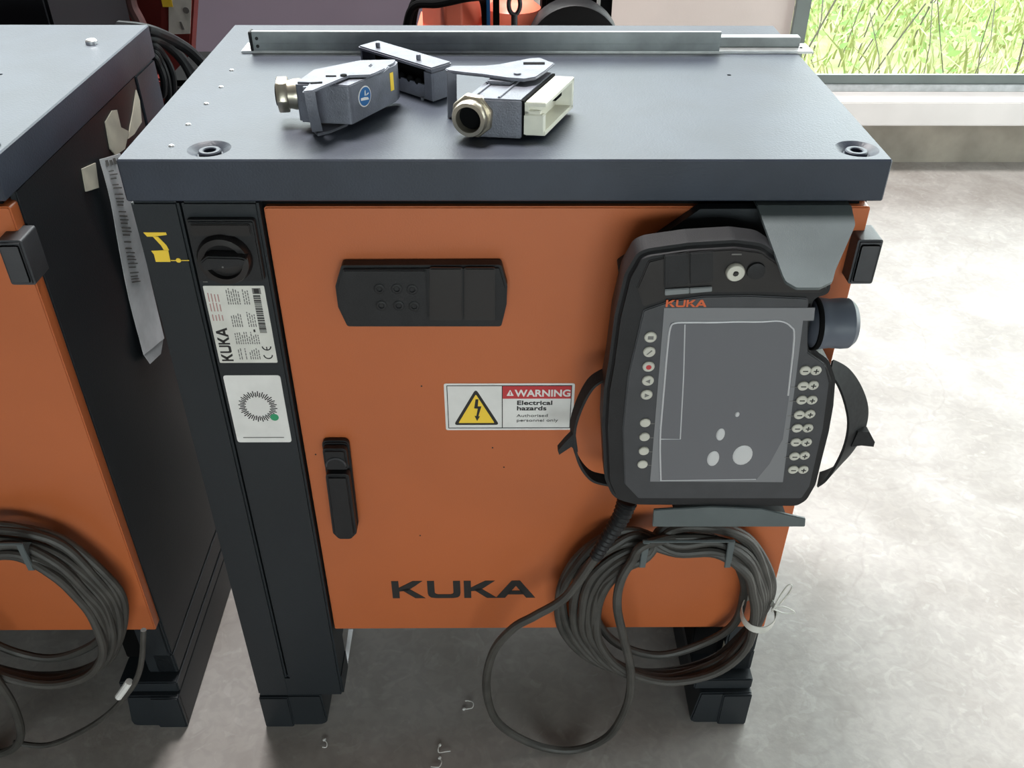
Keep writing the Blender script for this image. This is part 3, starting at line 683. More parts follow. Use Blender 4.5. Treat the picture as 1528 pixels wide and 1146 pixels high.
# hand straps
def strap(pxs, wf):
    pts = smooth_path(pxs, 6); n = len(pts)
    return MB().ribbon(pts, lambda i: wf(i / (n - 1)), .0032)
ls = strap([(0.1205, -0.042, 0.7421), (0.1083, -0.044, 0.7389), (0.0951, -0.046, 0.7272), (0.0834, -0.048, 0.6971), (0.0786, -0.048, 0.6632), (0.0853, -0.048, 0.6218), (0.1027, -0.044, 0.5891), (0.125, -0.042, 0.5783)], lambda t: Vector((-.003, .017, .002)))
ls.prism([(0.0807, 0.6669), (0.0695, 0.6517), (0.0612, 0.6383), (0.063, 0.632), (0.0769, 0.6444), (0.0853, 0.6361)][::-1], 'y', -.056, -.046)
ls.build('hand_strap', 'strap', pen)
rs_ = strap([(0.3676, -0.042, 0.7489), (0.3832, -0.044, 0.7372), (0.3987, -0.048, 0.7135), (0.4103, -0.05, 0.6838), (0.413, -0.05, 0.6504), (0.4081, -0.048, 0.6173), (0.4001, -0.044, 0.5911), (0.3883, -0.042, 0.5783)],
            lambda t: Vector((.009 + .020 * math.sin(math.pi * t) ** .8, .022, .004)))
rs_.prism([(0.4128, 0.6657), (0.4263, 0.6657), (0.4363, 0.6503), (0.4364, 0.6431), (0.4214, 0.6452), (0.4099, 0.6432)][::-1], 'y', -.056, -.046)
rs_.build('hand_strap', 'strap', pen)
# corrugated outlet at the lower left
so = smooth_path([(0.1522, -0.045, 0.5459), (0.1443, -0.05, 0.5194), (0.1291, -0.053, 0.4865), (0.116, -0.055, 0.4553)], 10)
MB().tube(so, .012, 14, rf=lambda i: (.0135 if i % 2 else .0112) * (1 - .012 * i)).build('strain_relief', 'plastic', pen)

# ------------------------------------------------------------------ coiled cable on the hook
base = [(0.2161, 0.4664), (0.271, 0.4661), (0.3175, 0.4405), (0.3462, 0.3852), (0.3583, 0.3341), (0.3458, 0.2686), (0.3053, 0.2073), (0.2313, 0.1791), (0.1557, 0.2086), (0.1126, 0.2734), (0.1035, 0.3428), (0.1154, 0.4), (0.1428, 0.439), (0.1769, 0.4591)]
cen = Vector((sum(p[0] for p in base) / 14, sum(p[1] for p in base) / 14))
pathc = []
NL = 9
for L in range(NL):
    rr = random.Random(50 + L)
    f = -1 + 2 * (L * 5 % NL) / (NL - 1)
    sx_, sz_ = rr.uniform(-.008, .008), rr.uniform(-.012, .006)
    for i, p in enumerate(base):
        a = i / 14.0
        spread = (.007, .011, .016, .019, .019, .018, .020, .023, .025, .025, .023, .019, .014, .009)[i]
        d = (Vector(p) - cen); d = d.normalized()
        tie_f = .25 if i in (3, 4) else 1
        off = d * (f * spread + rr.uniform(-.003, .003) * tie_f)
        y = -.012 - .0095 * ((L * 4) % NL) * .5 + rr.uniform(-.004, .004) * tie_f
        if i in (0, 1, 12, 13): y = max(min(y, -.006), -.044)
        pathc.append((p[0] + off.x + sx_ * tie_f, y, p[1] + off.y + sz_ * tie_f))
start = [tuple(v) for v in [(0.116, -0.055, 0.4553), (0.0808, -0.06, 0.3858), (0.0408, -0.062, 0.3502), (0.0088, -0.062, 0.3223), (-0.0196, -0.058, 0.2633), (-0.0295, -0.052, 0.1691), (-0.0109, -0.048, 0.0782), (0.0475, -0.048, 0.0198), (0.11, -0.0485, 0.0069), (0.1601, -0.054, 0.0536), (0.1817, -0.06, 0.1455), (0.1794, -0.064, 0.2315), (0.1627, -0.066, 0.3089), (0.1502, -0.064, 0.3697), (0.1518, -0.06, 0.4144), (0.1658, -0.054, 0.4489), (0.1825, -0.05, 0.4745)]]
start = [(x, y, max(z, .0068)) for x, y, z in start]
full = smooth_path(start + pathc[1:], 6)
cc = empty('pendant_cable', (.2, -.05, .0), 'dark grey pendant cable coiled on the central cabinet hook with a loose loop', 'cable')
MB().tube(full, .0062, 10).build('cable', 'rubber', cc)
# pale plastic tie round the right side of the coil
tie = MB()
tc0 = Vector((0.3595, -0.035, 0.3213))
tq = [tc0 + Vector((.0235 * math.cos(a) - .003, -.026 * math.sin(a), .004 * math.cos(a) - .006 * math.sin(a))) for a in [2 * math.pi * k / 28 for k in range(29)]]
tie.ribbon(tq, lambda i: Vector((.001, .001, .011)), .0012)
tie.tube(smooth_path([(0.371, -0.045, 0.3345), (0.3754, -0.045, 0.3624), (0.3828, -0.045, 0.3881), (0.3892, -0.045, 0.3881), (0.388, -0.045, 0.3746), (0.3786, -0.045, 0.3499)], 5), .0011, 6)
tie.tube(smooth_path([(0.3684, -0.045, 0.3388), (0.384, -0.045, 0.3457), (0.4032, -0.045, 0.3329), (0.3884, -0.045, 0.3316), (0.3698, -0.045, 0.3416)], 5), .0011, 6)
tie.thing('cable_tie', 'tie', (.37, -.03, .35), 'pale plastic tie with loose ends holding the coil of the central cabinet', 'cable tie')

# ------------------------------------------------------------------ left cabinet
OX = -.917
cab2 = cab.copy(); COL.objects.link(cab2); cab2.location.x += OX
cab2['label'] = 'charcoal control cabinet cut off at the left with taped paper on its side'
for ch in list(cab.children):
    nm = ch.name.split('.')[0]
    if nm in ('edge_strip', 'pale_strip', 'pictogram_sticker', 'round_mark_sticker', 'paint_chip', 'print_mark', 'rivet', 'recessed_bolt', 'pendant_holder'): continue
    copy_tree(ch, cab2)
for ch in list(hp.children):
    if ch.name.startswith('cable_hook'):
        c = ch.copy(); COL.objects.link(c); c.parent = cab2
c2 = [(-0.5686, 0.4112)][0]
MB().lathe((c2[0], c2[1], H), 'z', [(.008, 0), (.008, .004), (.006, .006), (.002, .0065)], 20).build('top_screw', 'steel', cab2)
cc2 = copy_tree(cc); cc2.location.x += OX; cc2['label'] = 'dark cable coil hanging in front of the cabinet at the far left'
lc = MB(); lc.tube(smooth_path([(-0.5137, -0.04, 0.2961), (-0.5265, -0.045, 0.2428), (-0.5423, -0.048, 0.2002), (-0.5655, -0.05, 0.1628), (-0.6085, -0.05, 0.1113), (-0.6615, -0.05, 0.0664), (-0.7237, -0.05, 0.031), (-0.7738, -0.05, 0.0388)], 6), .0042, 8)
lco = empty('thin_cable', (-.62, -.05, 0.0), 'thin black cable with a white sleeve below the far left coil', 'cable')
lc.build('cable', 'rubber', lco)
MB().tube([(-0.5558, -0.0495, 0.1912), (-0.5682, -0.0498, 0.1724), (-0.5804, -0.05, 0.1548)], .0056, 10).build('white_sleeve', 'white', lco)

# torn paper and tape on the side of the left cabinet
XS = -.5245
ps = MB()
sp = [(0.2363, 0.8847), (0.2825, 0.8725), (0.2792, 0.5861), (0.2585, 0.5671), (0.2105, 0.5807), (0.1947, 0.6009)]
def sheet(pts, x, th, wav=0.003, nu=14):
    """a strip between two long edges given as four corner lists, waved slightly"""
    b = MB()
    L_, R_ = pts
    for i in range(len(L_) - 1):
        pass
    vs = []
    return b
la = smooth_path([(-.519 + .004 * math.sin(k * 1.7), a[0], a[1]) for k, a in enumerate([(0.231, 0.8841), (0.2216, 0.8312), (0.2174, 0.7551), (0.2125, 0.6847), (0.1976, 0.6048)])], 4)
lb = smooth_path([(-.516 + .004 * math.sin(k * 1.3 + 1), a[0], a[1]) for k, a in enumerate([(0.282, 0.8718), (0.2848, 0.8022), (0.287, 0.7182), (0.2877, 0.6513), (0.2762, 0.582)])], 4)
def band(la, lb, th=.0006):
    b = bmesh.new(); n = len(la)
    r0 = [[b.verts.new(p + Vector((dx, 0, 0))) for p in e] for e in (la, lb) for dx in (0, th)]
    A0, A1, B0, B1 = r0
    for i in range(n - 1):
        b.faces.new((A1[i], A1[i + 1], B1[i + 1], B1[i])); b.faces.new((A0[i], B0[i], B0[i + 1], A0[i + 1]))
        b.faces.new((A0[i], A0[i + 1], A1[i + 1], A1[i])); b.faces.new((B0[i], B1[i], B1[i + 1], B0[i + 1]))
    b.faces.new((A0[0], A1[0], B1[0], B0[0])); b.faces.new((A0[-1], B0[-1], B1[-1], A1[-1]))
    bmesh.ops.recalc_face_normals(b, faces=b.faces[:]); return b
pt = empty('torn_label', (-.519, .23, .58), 'long torn white printed strip hanging on the side of the left cabinet', 'label')
mb_ = MB(); mb_._add(band(la, lb), None)
mb_.prism([(0.1996, 0.6034), (0.2105, 0.5807), (0.2534, 0.5693), (0.2768, 0.5828)], 'x', -.5175, -.5168)
mb_.build('paper_strip', 'wpaper', pt)
pr = MB()
n_ = len(la)
def on(i, t): return la[i].lerp(lb[i], t) + Vector((.0011, 0, 0))
def pquad(mb, i0, i1, t0, t1):
    b = bmesh.new(); q = [on(i0, t0), on(i0, t1), on(i1, t1), on(i1, t0)]
    v0 = [b.verts.new(p) for p in q]; v1 = [b.verts.new(p + Vector((.0003, 0, 0))) for p in q]
    b.faces.new(v1); b.faces.new(v0[::-1])
    for k in range(4): b.faces.new((v0[k], v0[k - 1], v1[k - 1], v1[k]))
    bmesh.ops.recalc_face_normals(b, faces=b.faces[:]); mb._add(b, None)
def pline(mb, f0, f1, t0, t1):
    def at(f, t):
        i = min(int(f), n_ - 2); a = on(i, t); c = on(i + 1, t); return a.lerp(c, f - i)
    b = bmesh.new(); q = [at(f0, t0), at(f0, t1), at(f1, t1), at(f1, t0)]
    v0 = [b.verts.new(p) for p in q]; v1 = [b.verts.new(p + Vector((.0003, 0, 0))) for p in q]
    b.faces.new(v1); b.faces.new(v0[::-1])
    for k in range(4): b.faces.new((v0[k], v0[k - 1], v1[k - 1], v1[k]))
    bmesh.ops.recalc_face_normals(b, faces=b.faces[:]); mb._add(b, None)
for k in range(4): pline(pr, .30 + .12 * (k % 2), 1.05, .20 + .18 * k, .32 + .18 * k)      # heavy characters at the top
f = 1.5
while f < 10.6:                                                                      # small lines of print
    pline(pr, f, f + .10, .22, random.uniform(.45, .62)); f += random.choice((.26, .33, .5))
pr.build('small_print', 'greyink', pt)
def tape(name, px, label):
    mb = MB(); mb.prism(px, 'x', -.5243, -.5228); o = mb.thing(name, 'paper', (-.5235, px[0][0], px[0][1]), label, 'tape')
    return o
tape('masking_tape', [(0.2869, 0.9128), (0.3159, 0.9178), (0.331, 0.9134), (0.3297, 0.8898), (0.3524, 0.8757), (0.3251, 0.8612), (0.2906, 0.8655), (0.2798, 0.8791)], 'torn beige tape at the top of the left cabinet side, left of the taller scrap')
tape('masking_tape.001', [(0.4122, 0.914), (0.415, 0.8977), (0.4039, 0.8703), (0.3681, 0.8659), (0.3442, 0.8682), (0.3613, 0.8801), (0.3815, 0.8919)], 'tall narrow torn tape scrap on the left cabinet side nearest the rear post')
tape('masking_tape.002', [(0.1875, 0.8897), (0.2272, 0.8812), (0.2175, 0.8517), (0.181, 0.8625)], 'beige tape square left of the hanging white strip')

# ------------------------------------------------------------------ things lying on the central cabinet
# grey telescopic rail
rl = empty('metal_rail', (.03, .39, H), 'long grey metal rail lying across the rear of the cabinet top', 'rail')
MB().box(-.353, .4147, .366, .404, H, H + .0035, .0008).build('base_bar', 'steel', rl)
rc = MB()
rc.prism(rounded([(.3640, H + .0040), (.3640, H + .0290), (.3690, H + .0290), (.3690, H + .0280), (.3672, H + .0275), (.3675, H + .0040)], .0012), 'x', -.335, .2870)
rc.box(-.335, .287, .3632, .3640, H + .013, H + .0136)
rc.build('cover_channel', 'dullalu', rl)
MB().prism(rounded([(.3615, H + .0038), (.3600, H + .0295), (.3760, H + .0295), (.3760, H + .0038)], .003), 'x', -.3385, -.3352, .0005).build('end_cap', 'plastic', rl)
for z in (H + .010, H + .020): MB().cyl((-.329, .3642, z), 'y', .0022, -.0010, 12).build('screw', 'ink', rl)
ir = MB(); ir.box(.2600, .4010, .3860, .4020, H + .0036, H + .0160, .0008); ir.build('inner_slide', 'dullalu', rl)
MB().cyl((.402, .382, H + .0035), 'z', .0022, .0008, 12).build('screw', 'dark', rl)

# left connector hood
def poly_z(mb, pts, z0, z1, bev=.003, m=None, top=None): mb.prism(pts, 'z', z0, z1, bev, 2, m, top); return mb
ca = empty('connector_hood', (-.175, .13, H), 'grey locking connector hood with a round blue sticker on the left', 'connector')
zb, zt = H + .006, H + .050
P1, P2, P3 = (-0.225, 0.0895), (-0.1655, 0.0814), (-0.1238, 0.1568)
P4 = (P3[0] + .002, P3[1] + .016); P5 = (P1[0] + .060, P1[1] + .080); P6 = (P1[0] + .012, P1[1] + .045)
fp_ = rounded([P1, P2, P3, P4, P5, P6], [.003, .006, .010, .008, .008, .004])
poly_z(MB(), fp_, zb, zt, .004).build('hood', 'zinc', ca)
u_ = (Vector(P3) - Vector(P2)); un = u_.normalized(); nrm_ = Vector((un.y, -un.x))
# raised top rib and locking plate
def lift(mb, pxs, z, th, bev=.001, r=.003, m=None): mb.prism(rounded(pxs, r), 'z', z, z + th, bev, 2, m); return mb
lift(MB(), [(-0.1845, 0.0766), (-0.1643, 0.0722), (-0.133, 0.1201), (-0.1278, 0.1418), (-0.1438, 0.1393), (-0.1553, 0.113)][::-1], zt - .001, .003).build('top_rib', 'zinc', ca)
lev = MB()
lift(lev, [(-0.2074, 0.0406), (-0.1966, 0.0448), (-0.178, 0.0752), (-0.1665, 0.0933), (-0.1441, 0.0957), (-0.1392, 0.1027), (-0.1302, 0.1192), (-0.1331, 0.1265), (-0.1437, 0.1168), (-0.1492, 0.1264), (-0.1459, 0.1362), (-0.158, 0.1386), (-0.1772, 0.1287), (-0.1928, 0.1166), (-0.2032, 0.0796)][::-1], zt + .003, .0030, .001, .002)
lev.build('locking_lever', 'zinc', ca)
for p in [(-0.1721, 0.092)]: MB().cyl((p[0], p[1], zt + .0060), 'z', .0036, .0012, 16).build('pivot_pin', 'dark', ca)
sl = MB()
for a in ([(-0.2034, 0.0691), (-0.1913, 0.0714), (-0.1906, 0.0669), (-0.2027, 0.0647)], [(-0.1911, 0.0919), (-0.1798, 0.0919), (-0.1793, 0.0885), (-0.1905, 0.0884)]): sl.prism(a[::-1], 'z', zt + .0055, zt + .0066)
sl.build('lever_slot', 'dark', ca)
# bent arm down the front and foot of the lever
fa = MB()
a0, a1 = Vector(((-0.2047, 0.0634) + (zt + .004,))), Vector(((-0.2026, 0.0701) + (H + .004,)))
fa.ribbon([a0, a0.lerp(a1, .5) + Vector((0, -.003, 0)), a1], lambda i: Vector((.011, .002, 0)), .0030)
fa.prism(rounded([(-0.2096, 0.0768), (-0.2015, 0.063), (-0.1887, 0.0728), (-0.1729, 0.095), (-0.1775, 0.1012), (-0.2028, 0.0888)], .002), 'z', H + .0002, H + .0030, .0008)
fa.build('lever_arm', 'zinc', ca)
# cable gland on the left end
gd = Vector((-1, -.12, 0)).normalized()
g0 = Vector((P1[0] + .004, P1[1] + .026, H + .029))
g = MB(); g.lathe(g0, gd, [(.0140, -.002), (.0165, .004), (.0165, .010), (.0150, .016), (.0150, .018)], 28)
go = g.build('cable_gland', 'nickel', ca)
gn = MB(); gq = Vector((0, 0, 1)).rotation_difference(gd); bb = bmesh.new()
bmesh.ops.create_cone(bb, cap_ends=True, segments=6, radius1=.0195, radius2=.0195, depth=.012)
bmesh.ops.bevel(bb, geom=bb.edges[:], offset=.0012, segments=1, affect='EDGES')
for v in bb.verts: v.co = gq @ v.co + g0 + gd * .023
gn._add(bb, None); gn.cyl(g0 + gd * .0285, gd, .0115, .0022, 20, m='dark'); gn.build('gland_nut', 'nickel', go)
# stickers on the slanted face
def face_frame(A, B, z0):                    # a face standing on the line A-B that looks outwards
    A = Vector((A[0], A[1], z0)); B = Vector((B[0], B[1], z0)); u = (B - A).normalized(); n = Vector((u.y, -u.x, 0)); return A, u, n
def on_face(mb, fr, pts, d0, d1, m=None):
    A, u, n = fr; b = bmesh.new()
    v0 = [b.verts.new(A + u * p[0] + Vector((0, 0, p[1])) + n * d0) for p in pts]; v1 = [b.verts.new(A + u * p[0] + Vector((0, 0, p[1])) + n * d1) for p in pts]
    b.faces.new(v0[::-1]); b.faces.new(v1)
    for k in range(len(pts)): b.faces.new((v0[k], v0[(k + 1) % len(pts)], v1[(k + 1) % len(pts)], v1[k]))
    bmesh.ops.recalc_face_normals(b, faces=b.faces[:]); return mb._add(b, m)
FR = face_frame(P2, P3, zb)
st_ = MB(); c0 = (.0245, .0245)
on_face(st_, FR, circle(c0[0], c0[1], .0112, 28), 0, .0006, 'white'); on_face(st_, FR, circle(c0[0], c0[1], .0100, 28), .0006, .0009, 'blue')
on_face(st_, FR, [(c0[0] - .0078, c0[1] - .0025), (c0[0] + .0015, c0[1] - .0042), (c0[0] + .0062, c0[1] - .0050), (c0[0] + .0050, c0[1] - .0022), (c0[0] - .0010, c0[1] - .0005), (c0[0] - .0078, c0[1] + .0002)], .0009, .0011, 'white')
on_face(st_, FR, [(c0[0] - .0008, c0[1] + .0010), (c0[0] + .0012, c0[1] + .0010), (c0[0] + .0012, c0[1] + .0068), (c0[0] - .0002, c0[1] + .0058)], .0009, .0011, 'white')
on_face(st_, FR, [(c0[0] + .0014, c0[1] + .0004), (c0[0] + .0068, c0[1] + .0012), (c0[0] + .0062, c0[1] + .0028), (c0[0] + .0030, c0[1] + .0018)], .0009, .0011, 'white')
st_.build('round_sticker', 'white', ca, smooth=0)
ys = MB(); L_ = u_.length
on_face(ys, FR, [(L_ - .0125, .016), (L_ - .0065, .016), (L_ - .0065, .036), (L_ - .0125, .036)], 0, .0006); ys.build('yellow_sticker', 'yellow', ca, smooth=0)

# shallow open cover behind, leaning open side forward
cb = empty('connector_cover', (-.11, .21, H), 'grey open connector cover with two pegs behind the two hoods', 'connector')
A = Vector((-.177, .257, 0)); B = Vector((-.0845, .171, 0)); u = (B - A).normalized(); n = Vector((-u.y, u.x, 0)) ; n = n if n.y > 0 else -n
L = (B - A).length; D = .030
def q2(s, d): p = A + u * s + n * d; return (p.x, p.y)
oh = MB()
oh.prism([q2(0, 0), q2(L, 0), q2(L, D), q2(0, D)], 'z', H + .0015, H + .0045)
oh.prism([q2(0, D - .003), q2(L, D - .003), q2(L, D), q2(0, D)], 'z', H + .0045, H + .036)
oh.prism(rounded([q2(L - .014, -.001), q2(L + .001, -.001), q2(L + .001, D), q2(L - .014, D)], .003), 'z', H + .0015, H + .036, .002)
oh.prism([q2(0, 0), q2(.003, 0), q2(.003, D), q2(0, D)], 'z', H + .0045, H + .036)
oh.prism(rounded([q2(-.002, -.002), q2(L + .002, -.002), q2(L + .002, D + .001), q2(-.002, D + .001)], .003), 'z', H + .036, H + .041, .0015)
oh.prism([q2(0, 0), q2(L - .012, 0), q2(L - .012, .003), q2(0, .003)], 'z', H + .0045, H + .018)
oh.build('shell', 'zinc', cb)
MB().prism([q2(.003, .020), q2(L - .014, .020), q2(L - .014, .026), q2(.003, .026)], 'z', H + .0046, H + .0358).build('dark_lining', 'dark', cb)
for s in (.022, .094):
    p = q2(s, .010); MB().cyl((p[0], p[1], H + .041), 'z', .0028, .006, 12, .0006).build('peg', 'zinc', cb)
for s in (.070, .086, .100):
    p = q2(s, .002); MB().ball((p[0], p[1], H + .019), .0042, .003, .0042).build('gasket_lug', 'dark', cb)
p = q2(.110, -.002); MB().cyl((p[0], p[1], H), 'z', .002, .0035, 10).build('peg', 'zinc', cb)

# right connector hood with cream insert
cr = empty('connector_hood', (.01, .10, H), 'grey connector hood with a cream insert and nickel gland on the right', 'connector')
z0, z1 = H + .0012, H + .043
FL, FRr = (-0.0437, 0.0611), (0.0165, 0.0534)
tF, tB = Vector((0.0161, 0.0568)), Vector((0.054, 0.1513))
du = (tB - tF); 
BR = (FRr[0] + du.x, FRr[1] + du.y); BL = (FL[0] + du.x * .98, FL[1] + du.y * 1.0)
hb = MB(); hb.prism(rounded([FL, FRr, BR, BL], [.006, .002, .004, .008]), 'z', z0, z1, .0025)
hb.build('hood', 'zinc', cr)
ud = du.normalized(); vd = (Vector(FL) - Vector(FRr)).normalized(); Ld = du.length
def q3(a, v): p = Vector(FRr) + ud * a + vd * v; return (p.x, p.y)
rb_ = MB()
for v in (.024, .050): rb_.prism([q3(.004, v), q3(Ld * .6, v), q3(Ld * .6, v + .0028), q3(.004, v + .0028)], 'z', z1 - .0005, z1 + .0016, .0005)
rb_.prism(rounded([q3(Ld * .45, .028), q3(Ld * .45, .056), q3(Ld * .98, .056), q3(Ld * .98, .028)], .003), 'z', z1 - .0005, z1 + .004, .001)
rb_.build('top_rib', 'zinc', cr)
# dark gasket and cream frame on the mating side
MB().prism([q3(.001, -.0018), q3(Ld - .002, -.0018), q3(Ld - .002, .001), q3(.001, .001)], 'z', z0 + .001, z1 - .001).build('gasket', 'dark', cr)
cf_ = MB()
a0_, a1_, v0_, v1_ = .004, Ld - .004, -.024, -.0018
def bar3(a, b, v, v2, za, zb2, bev=.0008): cf_.prism([q3(a, v), q3(b, v), q3(b, v2), q3(a, v2)], 'z', za, zb2, bev)
bar3(a0_, a1_, v1_, v0_, z1 - .008, z1 - .003); bar3(a0_, a1_, v1_, v0_, z0 + .003, z0 + .008)
bar3(a0_, a0_ + .005, v1_, v0_ + .006, z0 + .004, z1 - .012); bar3(a1_ - .006, a1_, v1_, v0_, z0 + .004, z1 - .004)
bar3(a0_ - .002, a0_ + .006, v1_, v0_ + .002, z0 + .004, z0 + .026)
bar3(a0_, a1_, v1_, v1_ - .004, z0 + .006, z1 - .006)
cf_.build('cream_insert', 'cream', cr)
MB().prism([q3(Ld * .72, -.007), q3(Ld * .92, -.007), q3(Ld * .92, -.0125), q3(Ld * .72, -.0125)], 'z', z0 + .018, z1 - .0085, .001).build('insert_clip', 'dark', cr)
# nickel gland facing the viewer
gc = (-0.0351, 0.0611)
gdir = Vector((-.30, -.95, 0)).normalized()
gg = Vector((FL[0] + .010, FL[1] + .006, H + .0235))
gl = MB().lathe(gg, gdir, [(.0175, .000), (.0190, .008), (.0190, .017), (.0178, .0195), (.0138, .0195), (.0130, .0175), (.0130, .003), (.002, .003)], 40)
glo = gl.build('cable_gland', 'nickel', cr)
MB().cyl(gg + gdir * .0082, gdir, .0131, .0012, 28).build('gland_bore', 'dark', glo)
bb = bmesh.new(); bmesh.ops.create_cone(bb, cap_ends=True, segments=8, radius1=.0235, radius2=.0235, depth=.009)
bmesh.ops.bevel(bb, geom=bb.edges[:], offset=.001, segments=1, affect='EDGES')
gq = Vector((0, 0, 1)).rotation_difference(gdir)
for v in bb.verts: v.co = gq @ v.co + gg + gdir * .0035
nb = MB(); nb._add(bb, None); nb.build('gland_nut', 'nickel', glo)
# lever plate on top with a long arm and a strap hanging down
lv = MB()
lift(lv, [(-0.067, 0.1353), (-0.0585, 0.145), (-0.0242, 0.1451), (-0.0078, 0.15), (0.0272, 0.1727), (0.0395, 0.1753), (0.0482, 0.1626), (0.0554, 0.1552), (0.0446, 0.1285), (0.0328, 0.1051), (0.0197, 0.0983), (0.0003, 0.1027), (-0.0252, 0.1142), (-0.0472, 0.1211), (-0.0644, 0.1281)][::-1], z1 + .0045, .0035, .001, .004)
lv.build('locking_lever', 'zinc', cr)
for p in [(0.0127, 0.1148)]: MB().cyl((p[0], p[1], z1 + .0078), 'z', .0042, .0018, 16, .0005).build('pivot_pin', 'zinc', cr)
MB().prism([(0.02, 0.1558), (0.0441, 0.1559), (0.0438, 0.1485), (0.0199, 0.1484)][::-1], 'z', z1 + .0079, z1 + .0086).build('lever_slot', 'dark', cr)
hs = MB(); s0 = Vector(((-0.0593, 0.1281) + (z1 + .006,))); s1 = Vector(((-0.06, 0.1225) + (H + .0005,)))
hs.ribbon([s0, s0.lerp(s1, .5) + Vector((0, -.002, 0)), s1], lambda i: Vector((.010, .003, 0)), .0028)
hs.build('hanging_arm', 'zinc', cr)

# ------------------------------------------------------------------ behind the cabinets
# robot behind the central cabinet
rbt = empty('industrial_robot', (.0, 1.25, 0), 'orange robot with black hoses standing behind the central cabinet', 'robot')
b_ = MB(); b_.lathe((-.05, 1.35, 0), 'z', [(.30, 0), (.30, .03), (.24, .06), (.21, .30), (.20, .42)], 40); b_.build('base', 'robot_shaded', rbt)
b_ = MB(); b_.lathe((-.05, 1.35, .42), 'z', [(.20, 0), (.23, .05), (.23, .16), (.20, .22)], 40); b_.build('turntable', 'robot', rbt)
b_ = MB(); b_.box(-.2, .1, 1.24, 1.46, .60, .80, .03, 3); b_.build('shoulder', 'robot', rbt)
b_ = MB(); b_.prism(rounded([(-.186, 1.29), (-.128, 1.185), (-.092, 1.19), (-.052, 1.26), (-.05, 1.36), (-.17, 1.37)], .008), 'z', .62, 1.02, .006); b_.build('link_arm', 'robot', rbt)
b_ = MB(); b_.lathe((.022, 1.30, .70), 'z', [(.070, 0), (.072, .06), (.062, .112), (.045, .125), (.01, .128)], 32); b_.build('motor_cover', 'robot', rbt)
b_ = MB(); b_.tube([(.0225 + .0125 * math.sin(a), 1.20, .842 + .021 * math.cos(a)) for a in [2 * math.pi * k / 24 for k in range(24)]], .0048, 8, closed=True); b_.cyl((.0225, 1.20, .790), 'z', .007, .032, 12); b_.build('eye_bolt', 'plastic2', rbt)
b_ = MB(); b_.box(-.038, -.030, 1.18, 1.19, .78, 1.0, .001, m='blue'); b_.box(-.024, -.010, 1.18, 1.2, .78, 1.0, .002, m='dark'); b_.build('cable_run', 'blue', rbt)
b_ = MB(); b_.tube(smooth_path([(-.23, 1.19, .70), (-.212, 1.18, .80), (-.190, 1.17, .846), (-.14, 1.16, .853), (-.07, 1.16, .866), (-.045, 1.2, .85), (-.04, 1.24, .78)], 6), .009, 10); b_.tube(smooth_path([(-.212, 1.21, .70), (-.205, 1.21, .80), (-.185, 1.20, .852), (-.14, 1.19, .87)], 6), .012, 10); b_.build('hose', 'dark', rbt)
b_ = MB(); b_.lathe((.155, 1.235, .735), 'y', [(.105, -.04), (.108, -.035), (.108, .03), (.10, .04)], 48); b_.build('wrist_drum', 'plastic', rbt)
b_ = MB(); b_.box(.086, .245, 1.28, 1.42, .55, .98, .01); b_.build('motor_housing', 'dark', rbt)
MB().box(.2085, .2155, 1.262, 1.278, .80, .84, .001).build('white_clip', 'white', rbt)
MB().box(.1, .2, 1.24, 1.34, .42, .70, .01).build('motor_bracket', 'robot_shaded', rbt)

# robot pedestal with a label behind the gap, its shade put into the colour
rp2 = empty('robot_pedestal', (-.78, 1.3, 0), 'orange robot pedestal coloured as shaded, with a white label in the gap behind the cabinets', 'robot')
x1r = -0.6805; x0r = -0.8186; xe = -0.7316
MB().prism([(-0.7278, 0.9298), (-0.6476, 0.93), (-0.6956, 0.7483), (-0.7223, 0.6311), (-0.7852, 0.6311), (-0.7653, 0.7482)][::-1], 'y', 1.2, 1.245, .004).build('column', 'robot_shaded', rp2)
MB().box(-.80, -.69, 1.2, 1.3, .02, .68, .006).build('pillar', 'robot_shaded', rp2)
MB().box(x0r - .15, xe - .011, 1.246, 1.29, .02, 1.05, .01).build('side_body', 'robot_shaded', rp2)
MB().box(x0r - .25, x1r + .06, 1.16, 1.6, 0, .022, .003).build('base_plate', 'plastic', rp2)
lq = [(-0.7138, 0.8903), (-0.664, 0.8904), (-0.6907, 0.7799), (-0.738, 0.7784)]
lab = MB().prism([lq[3], lq[2], lq[1], lq[0]], 'y', 1.2, 1.1985).build('label_plate', 'plate', rp2)
e = lq; MB().box(e[3][0], e[3][0] + .022, 1.1975, 1.1985, .836, .90).build('yellow_field', 'yellow', rp2)
c1 = (-0.6894, 0.8291); pk = MB(); pk.prism(circle(c1[0], c1[1], .0068, 18), 'y', 1.1985, 1.1975)
c2_ = [(-0.7089, 0.8054), (-0.7065, 0.7884), (-0.7007, 0.7884), (-0.7045, 0.8054), (-0.694, 0.8138)]
pk.prism([c2_[0], c2_[1], c2_[2], c2_[3]], 'y', 1.1985, 1.1975); pk.build('print_mark', 'greyink', rp2)
b_ = MB(); b_.tube(smooth_path([(-0.7948, 1.18, 0.8811), (-0.7982, 1.18, 0.8434), (-0.7896, 1.18, 0.8131), (-0.7837, 1.18, 0.7823), (-0.7831, 1.18, 0.7277)], 5), .013, 10); b_.build('hose', 'hosebrown', rp2)
# dark crate behind the left cabinet
dq = [(-0.955, 0.8597), (-0.7749, 0.86), (-0.7823, 0.8295)]
MB().box(-1.6, dq[1][0], .75, 1.1, 0, 1.0, .006).thing('dark_crate', 'darkcrate', (-1.1, .92, 0), 'black box standing behind the left cabinet', 'box')

